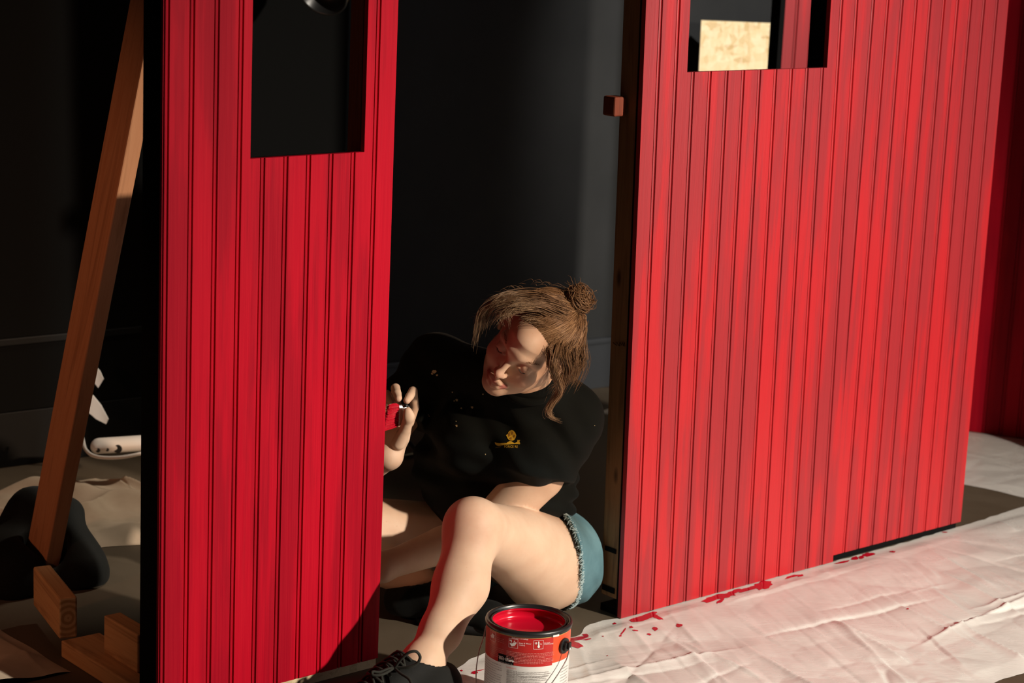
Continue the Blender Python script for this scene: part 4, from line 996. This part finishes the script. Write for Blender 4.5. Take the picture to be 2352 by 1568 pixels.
# ------------------------------------------------------------------ plastic sheeting, drop cloths
def crumple(p, q_, seed=0.0, facets=1.0):
    h = 0.0
    d, _ = noise.voronoi((p * 3.1 + seed, q_ * 3.1, seed), distance_metric='DISTANCE'); h += .011 * min(d[1] - d[0], .35)
    mk = max(0.0, noise.noise((p * 2.6, q_ * 2.6, seed + 20)) * 2.2 + .25); facets = facets * min(mk, 1.2)
    d, _ = noise.voronoi((p * 8.3, q_ * 7.1 + seed, seed + 4)); h += .0060 * min(d[1] - d[0], .4) * facets
    d, _ = noise.voronoi((p * 21, q_ * 17 + seed, seed + 9)); h += .0006 * min(d[1] - d[0], .5) * facets
    return h + .004 * noise.noise((p * 2, q_ * 2, seed)) + .0016 * noise.noise((p * 12, q_ * 12, seed))
def film_mat():
    m = Mat('plastic_film', (0.70, 0.67, 0.62), 0.30, spec=0.5)
    v = m.coords((1, 1, 1)); f = m.noise(v, 5, 5, .6, .6); m.color(m.ramp(f, [(.3, (0.72, 0.70, 0.66)), (.7, (0.84, 0.82, 0.78))]))
    vo = m.node('ShaderNodeTexVoronoi'); vo.feature = 'DISTANCE_TO_EDGE'; vo.inputs['Scale'].default_value = 34; vo.inputs['Randomness'].default_value = 1
    nv = m.coords((1, 1.6, 1), .85); m.link(nv, vo.inputs['Vector']); m.bump(m.noise(m.coords((9, 30, 9), .85), 3.0, 6, .62, 1.2), .22, .004); m.roughness(f, .16, .36)
    m.set('Transmission Weight', 0.12); return m.m
M_FILM = film_mat()
QO = np.array([0.234, 4.448, 0.0])
def sheet(name, org, du, dv, u0, u1, v0f, v1f, nu, nv, hf, mat, label, cat):
    V = np.zeros((nu, nv, 3))
    for i in range(nu):
        u = u0 + (u1 - u0) * i / (nu - 1); a, b_ = v0f(u), v1f(u)
        for j in range(nv):
            v = a + (b_ - a) * j / (nv - 1); V[i, j] = org + du * u + dv * v; V[i, j, 2] = hf(u, v, min(j, nv - 1 - j) / (nv - 1))
    idx = np.arange(nu * nv).reshape(nu, nv)
    Q = np.stack([idx[:-1, :-1], idx[1:, :-1], idx[1:, 1:], idx[:-1, 1:]], -1).reshape(-1, 4)
    nrm = np.cross(du, dv)[2]
    if nrm < 0: Q = Q[:, ::-1]
    o = np_mesh(name, V.reshape(-1, 3), Q, mat, None, True); tag(o, label, cat); return o, V
pts_e = [(-.95, .10), (-.564, .078), (-.355, .016), (-.25, .030), (-.138, .052), (-.05, .012), (0, .014), (.06, .026), (.4, .022), (.75, .024), (1.0, .024), (1.275, .016), (1.6, .0), (2.2, .02)]
def edge0(u):
    for (a, va), (b, vb) in zip(pts_e, pts_e[1:]):
        if a <= u <= b: t = (u - a) / (b - a); t = t * t * (3 - 2 * t); return va + (vb - va) * t + .004 * noise.noise((u * 30, 0, 0))
    return 0
def edge1(u): return .757 + .012 * noise.noise((u * 9, 3, 0)) + .006 * noise.noise((u * 40, 3, 0))
random.seed(4)
lines = []                                         # long pulled creases: (u, v, angle, length, height)
for i in range(150):
    lines.append((random.uniform(-.6, 1.9), random.uniform(.02, .75), random.gauss(1.95, .14) if random.random() < .62 else (random.gauss(.04, .10) if random.random() < .7 else random.uniform(0, 3.1)), random.uniform(.10, .5), random.uniform(-.006, .0095)))
LN = np.array(lines)
L2 = np.array([(random.uniform(-.3, 1.9), random.uniform(.03, .40), random.gauss(1.98, .05), random.uniform(.12, .40), random.choice((-1, 1, 1)) * random.uniform(.0008, .0022)) for i in range(170)])
def crease(u, v):
    du, dv = u - LN[:, 0], v - LN[:, 1]; c, s_ = np.cos(LN[:, 2]), np.sin(LN[:, 2])
    a = du * c + dv * s_; b = -du * s_ + dv * c
    dx, dy = u - L2[:, 0], v - L2[:, 1]; c2, s2 = np.cos(L2[:, 2]), np.sin(L2[:, 2])
    fine = float(np.sum(L2[:, 4] * np.exp(-((dx * c2 + dy * s2) / (L2[:, 3] * .5)) ** 4) * np.exp(-np.abs(-dx * s2 + dy * c2) / .005)))
    return fine + float(np.sum(LN[:, 4] * np.exp(-(a / (LN[:, 3] * .5)) ** 4) * np.where(b > 0, np.exp(-b / .014), np.exp(b / .006))))
def hA(u, v, e):
    k = min(1, e * 14); damp = 1.0 if v > .08 else max(.12, v / .08)
    wv = min(1.0, max(.35, (v - .05) * 2.6 + .2))
    dd = math.hypot(*( (QO + U * u + N * v)[:2] - KC[:2])); near = min(1, max(.0, (dd - .08) / .10))
    fs = (QO + U * u + N * v); dsh = np.linalg.norm(fs[:2] - SK['ankL'][:2] - FD[:2] * .05); near = min(near, max(0, min(1, (dsh - .09) / .1)))
    near = min(near, 1 if v > .06 else max(0, (v - .035) / .025))
    return .0008 + near * k * damp * max(0, crumple(u, v, 2.0, wv) + crease(u, v) * wv + .002)
front, FV = sheet('plastic_sheet', QO, U, N, -.93, 2.0, edge0, edge1, 620, 190, hA, M_FILM, 'crumpled white plastic sheeting spattered with red, spread in front of the wide red panel', 'plastic sheet')
# red smears lying on it
fb = BVHTree.FromPolygons([tuple(v) for v in FV.reshape(-1, 3)], [tuple(p.vertices) for p in front.data.polygons])
rr = random.Random(12)
def blob(px, py, rx, ry, ang=0.0, n=18, rough=.35):
    V = []; sd_ = rr.random() * 50
    for rad in (1.0, .55):
        for k in range(n):
            t = 2 * math.pi * k / n; r_ = rad * (1 + rough * (noise.noise((math.cos(t) * 1.7 + sd_, math.sin(t) * 1.7, sd_)) * 1.6))
            x = rx * r_ * math.cos(t); y = ry * r_ * math.sin(t)
            X = px + x * math.cos(ang) - y * math.sin(ang); Y = py + x * math.sin(ang) + y * math.cos(ang)
            h = fb.ray_cast(Vector(EYE), Vector(ray(X, Y)))
            if h[0] is None: return
            V.append(np.array(h[0]) + Z * .0007)
    c = sum(V[n:]) / n; V.append(c)
    mb = MB(); mb.add(V, [(k, (k + 1) % n, n + (k + 1) % n, n + k) for k in range(n)] + [(n + k, n + (k + 1) % n, 2 * n) for k in range(n)])
    mb.build('paint_smear', M_WETRED, front)
for a in ((1480, 1418, 34, 7, -.27), (1508, 1416, 14, 4, .5), (1560, 1436, 7, 4, .2), (1505, 1444, 7, 4, .3), (1450, 1440, 3.5, 2.5, 0), (1432, 1450, 10, 1.6, -.9), (1425, 1460, 3, 2, 0), (1460, 1448, 7, 1.5, .2), (1492, 1457, 5, 2, .2), (1412, 1432, 4, 2.2, -.2),
          (1640, 1374, 30, 6, -.25), (1662, 1368, 22, 6, -.1), (1655, 1380, 12, 3, -.5), (1680, 1366, 8, 3, 0), (1752, 1344, 20, 10, -.25), (1720, 1352, 26, 4, -.25), (1690, 1358, 20, 4, -.2), (1820, 1324, 18, 2.5, -.25), (1840, 1322, 8, 2, -.3),
          (1965, 1282, 9, 4, -.1), (1992, 1274, 14, 4.5, -.15), (1978, 1280, 6, 3, 0), (2050, 1267, 6, 2, 0), (1935, 1291, 18, 2, -.2), (2085, 1398, 3, 1.6, 0), (2170, 1222, 6, 1.4, 0),
          (1328, 1466, 20, 4.5, -.12), (1345, 1459, 6, 3, .3), (1322, 1480, 15, 8, .25), (1350, 1468, 8, 1.5, -.2), (1340, 1452, 4, 4, 0), (1385, 1461, 2, 1, 0), (1395, 1506, 1.6, 1, 0), (1090, 1545, 8, 3, -.1), (1100, 1540, 12, 1.2, -.2), (1060, 1540, 3, 2, 0), (1010, 1560, 4, 2, 0), (1620, 1370, 14, 3, -.25)):
    blob(*a)
def hB(u, v, e): return .0006 + min(1, e * 10) * max(0, crumple(u * .8, v * .8, 7.0) * .8 + .001)
DB = np.array([1.293 - .30, 5.692 - 6.33, 0]); DB /= np.linalg.norm(DB); DBn = np.array([-DB[1], DB[0], 0])
sheet('plastic_sheet', np.array([.30, 6.33, 0]), DB, DBn, -.02, 1.7, lambda u: .018 * noise.noise((u * 7, 9, 0)), lambda u: (.575 + .203 * (u - .887)) if u > .8 else .12 + .437 * max(0, u) / .8, 240, 150, hB, M_FILM, 'second crumpled plastic sheet on the floor behind the wide panel, reaching the far red panel', 'plastic sheet')

M_CANVAS = cloth_mat('canvas_cloth', (0.42, 0.33, 0.24), (0.52, 0.42, 0.32), .9, 700).m
def hC(seed, amp):
    def f(u, v, e):
        n = noise.noise; a = n((u * 3.2 + seed, v * 3.2, seed)); b_ = n((u * 7 + a * 1.5, v * 4, seed + 3)); r_ = 1 - abs(n((u * 4.5 + b_ * .6, v * 5.5, seed + 5))) * 2.4
        return .001 + min(1, e * 9) * amp * (.30 + .45 * a + .35 * b_ + .85 * max(0, r_) ** 1.5 + .16 * n((u * 16, v * 16, seed)))  if e > 0 else .001
    def g(u, v, e): return max(.001, f(u, v, e))
    return g
cu_ = WU.copy(); cv_ = np.array([cu_[1], -cu_[0], 0])
def eC(u): return -.02 + .05 * noise.noise((u * 4, 1, 2))
co_ = G(110, 1104); sheet('drop_cloth', co_, cu_, cv_, -.45, .24, lambda u: .05 + .05 * noise.noise((u * 5, 1, 2)) + (.10 if u > .12 else 0) , lambda u: .62 + .08 * noise.noise((u * 4, 8, 2)), 170, 150, hC(1.5, .045), M_CANVAS, 'rumpled beige canvas drop cloth behind the brace and sandbag', 'drop cloth')
c2_ = G(0, 1446); d2 = G(205, 1568) - c2_; d2[2] = 0; d2 /= np.linalg.norm(d2); n2 = np.array([d2[1], -d2[0], 0]);
if n2[1] > 0: n2 = -n2
sheet('drop_cloth', c2_, d2, n2, -.5, .30, lambda u: .015 * noise.noise((u * 6, 2, 2)), lambda u: .45, 150, 100, hC(6.2, .022), M_CANVAS, 'rumpled beige canvas drop cloth at the bottom left corner', 'drop cloth')

# ------------------------------------------------------------------ sandbag over the brace foot
M_BAG = cloth_mat('black_bag_cloth', (0.003, 0.0034, 0.003), (0.005, 0.0055, 0.0048), .8, 300).m
Bg = Field(axis((-1.55, -.75, .006)), axis((4.20, 4.95, .006)), axis((-.01, .40, .006)))
bx0 = P(120, 1250, 4.58)
Bg.cone(P(25, 1310, 4.58), P(88, 1165, 4.62), .10, .045, .05); Bg.cone(P(20, 1330, 4.48), P(-40, 1330, 4.62), .10, .09, .06)
Bg.cone(P(185, 1310, 4.52), P(160, 1190, 4.60), .055, .030, .05); Bg.cone(P(60, 1180, 4.62), P(155, 1175, 4.62), .05, .032, .04)
Bg.cone(P(90, 1300, 4.60), P(180, 1310, 4.56), .085, .06, .05)
Bg.cone(b0 - bt * .05, b0 + bt * .35, .052, .050, .012, op='sub')
Bg.half((0, 0, .002), (0, 0, -1.0), (-2, 4, -.05), (0, 5, .4))
x, y, z = Bg.X[:, None, None], Bg.Y[None, :, None], Bg.Z[None, None, :]
Bg.A += (.003 * np.sin(40 * x + 25 * z) * np.sin(30 * y + 10 * z)).astype(np.float32)
gV, gQ = Bg.mesh(); gV = relax(gV, gQ, 2); del Bg
tag(np_mesh('sandbag', gV, gQ, M_BAG), 'black saddle sandbag draped round the foot of the timber brace', 'sandbag')

# ------------------------------------------------------------------ small things on the left
def plate(pxs, Y, thk, name, mat):
    V = [P(x, y, Y) for x, y in pxs]; n = len(V); nrm = np.cross(V[1] - V[0], V[2] - V[0]); nrm /= np.linalg.norm(nrm); m_ = MB()
    m_.add([v + nrm * thk / 2 for v in V] + [v - nrm * thk / 2 for v in V], [tuple(range(n)), tuple(range(2 * n - 1, n - 1, -1))] + [(i, n + i, n + (i + 1) % n, (i + 1) % n) for i in range(n)])
    return m_
st = empty('clip_lamp', P(214, 905, 5.50), 'small white bent metal bracket behind the timber brace', 'bracket')
plate([(222, 843), (230, 852), (238, 870), (226, 890), (205, 862), (205, 832)], 5.50, .006, 'upper_plate', M_WHITEPL).build('upper_plate', M_WHITEPL, st)
plate([(214, 908), (232, 930), (249, 962), (244, 973), (222, 962), (196, 940), (196, 900)], 5.49, .006, 'lower_plate', M_WHITEPL).build('lower_plate', M_WHITEPL, st)
st.name = 'wall_bracket'
ps = empty('power_strip', P(265, 1028, 5.24), 'white rounded power strip with a white cord, left of the narrow panel', 'power strip')
pc0, pc1 = P(226, 1024, 5.26), P(345, 1016, 5.30)
F2 = Field(axis((-1.2, -.75, .003)), axis((5.15, 5.42, .003)), axis((-.0, .16, .003)))
ctr = (pc0 + pc1) / 2; axd = (pc1 - pc0) / np.linalg.norm(pc1 - pc0)
F2.cone(pc0, pc1, .020, .020, 0, flat=(0, 1, 0.0), fs=.6)
sV, sQ = F2.mesh(); np_mesh('housing', relax(sV, sQ, 1), sQ, M_WHITEPL, ps)
for f_, r_ in ((.04, .006), (.22, .0045), (.42, .011)):
    p = pc0 + (pc1 - pc0) * f_ + np.array([0, -.034, -.003]); m_ = MB(); m_.tube([p, p + np.array([0, .012, 0])], r_, 16); m_.build('socket', M_BLACKPL, ps)
mb = MB(); mb.tube(spline([P(185, 985, 5.27), P(191, 1012, 5.25), P(197, 1032, 5.22), P(214, 1046, 5.19), P(245, 1051, 5.18), P(285, 1049, 5.18), P(330, 1040, 5.20)], 30), .0048, 8); mb.build('cord', M_WHITEPL, ps, True)
cb = MB(); cb.tube([G(936, 1010, .02), G(957, 1035, .012), G(955, 1041, .012), G(885, 1056, .012), G(820, 1072, .012)], .0058, 8)
tag(cb.build('black_cable', M_BLACKPL, None, True), 'black bent cable lying on the floor behind the woman\'s hand', 'cable')
# pendant seen through the narrow panel's window
pn = empty('pendant_lamp', P(745, -30, 5.6), 'dark round pendant lamp with brass side, seen at the top of the narrow panel\'s window', 'lamp')
pcn = P(746, -22, 5.6); M_BRONZE = Mat('dark_brass', (0.16, 0.085, 0.012), 0.38, metal=1).m
pax = np.array([-0.25, -0.80, -0.55]); pax /= np.linalg.norm(pax); pe1 = np.cross(pax, Z); pe1 /= np.linalg.norm(pe1); pe2 = np.cross(pax, pe1)
def tlathe(prof, name, mat):
    n = 48; V = [pcn + pax * z + r * (math.cos(2 * math.pi * k / n) * pe1 + math.sin(2 * math.pi * k / n) * pe2) for r, z in prof for k in range(n)]
    m_ = MB(); m_.add(V, [(i * n + k, i * n + (k + 1) % n, (i + 1) * n + (k + 1) % n, (i + 1) * n + k) for i in range(len(prof) - 1) for k in range(n)]); return m_.build(name, mat, pn, True)
tlathe([(.001, -.11), (.030, -.105), (.055, -.075), (.066, -.03), (.068, .012)], 'shade', M_BRONZE)
tlathe([(.068, .012), (.0695, .016), (.067, .020), (.062, .016), (.058, -.01), (.040, -.03), (.0, -.035)], 'shade_rim', M_BLACKPL)
mb = MB(); mb.tube([pcn + Z * .09, pcn + Z * 2.9], .004, 8); mb.build('cable', M_BLACKPL, pn)
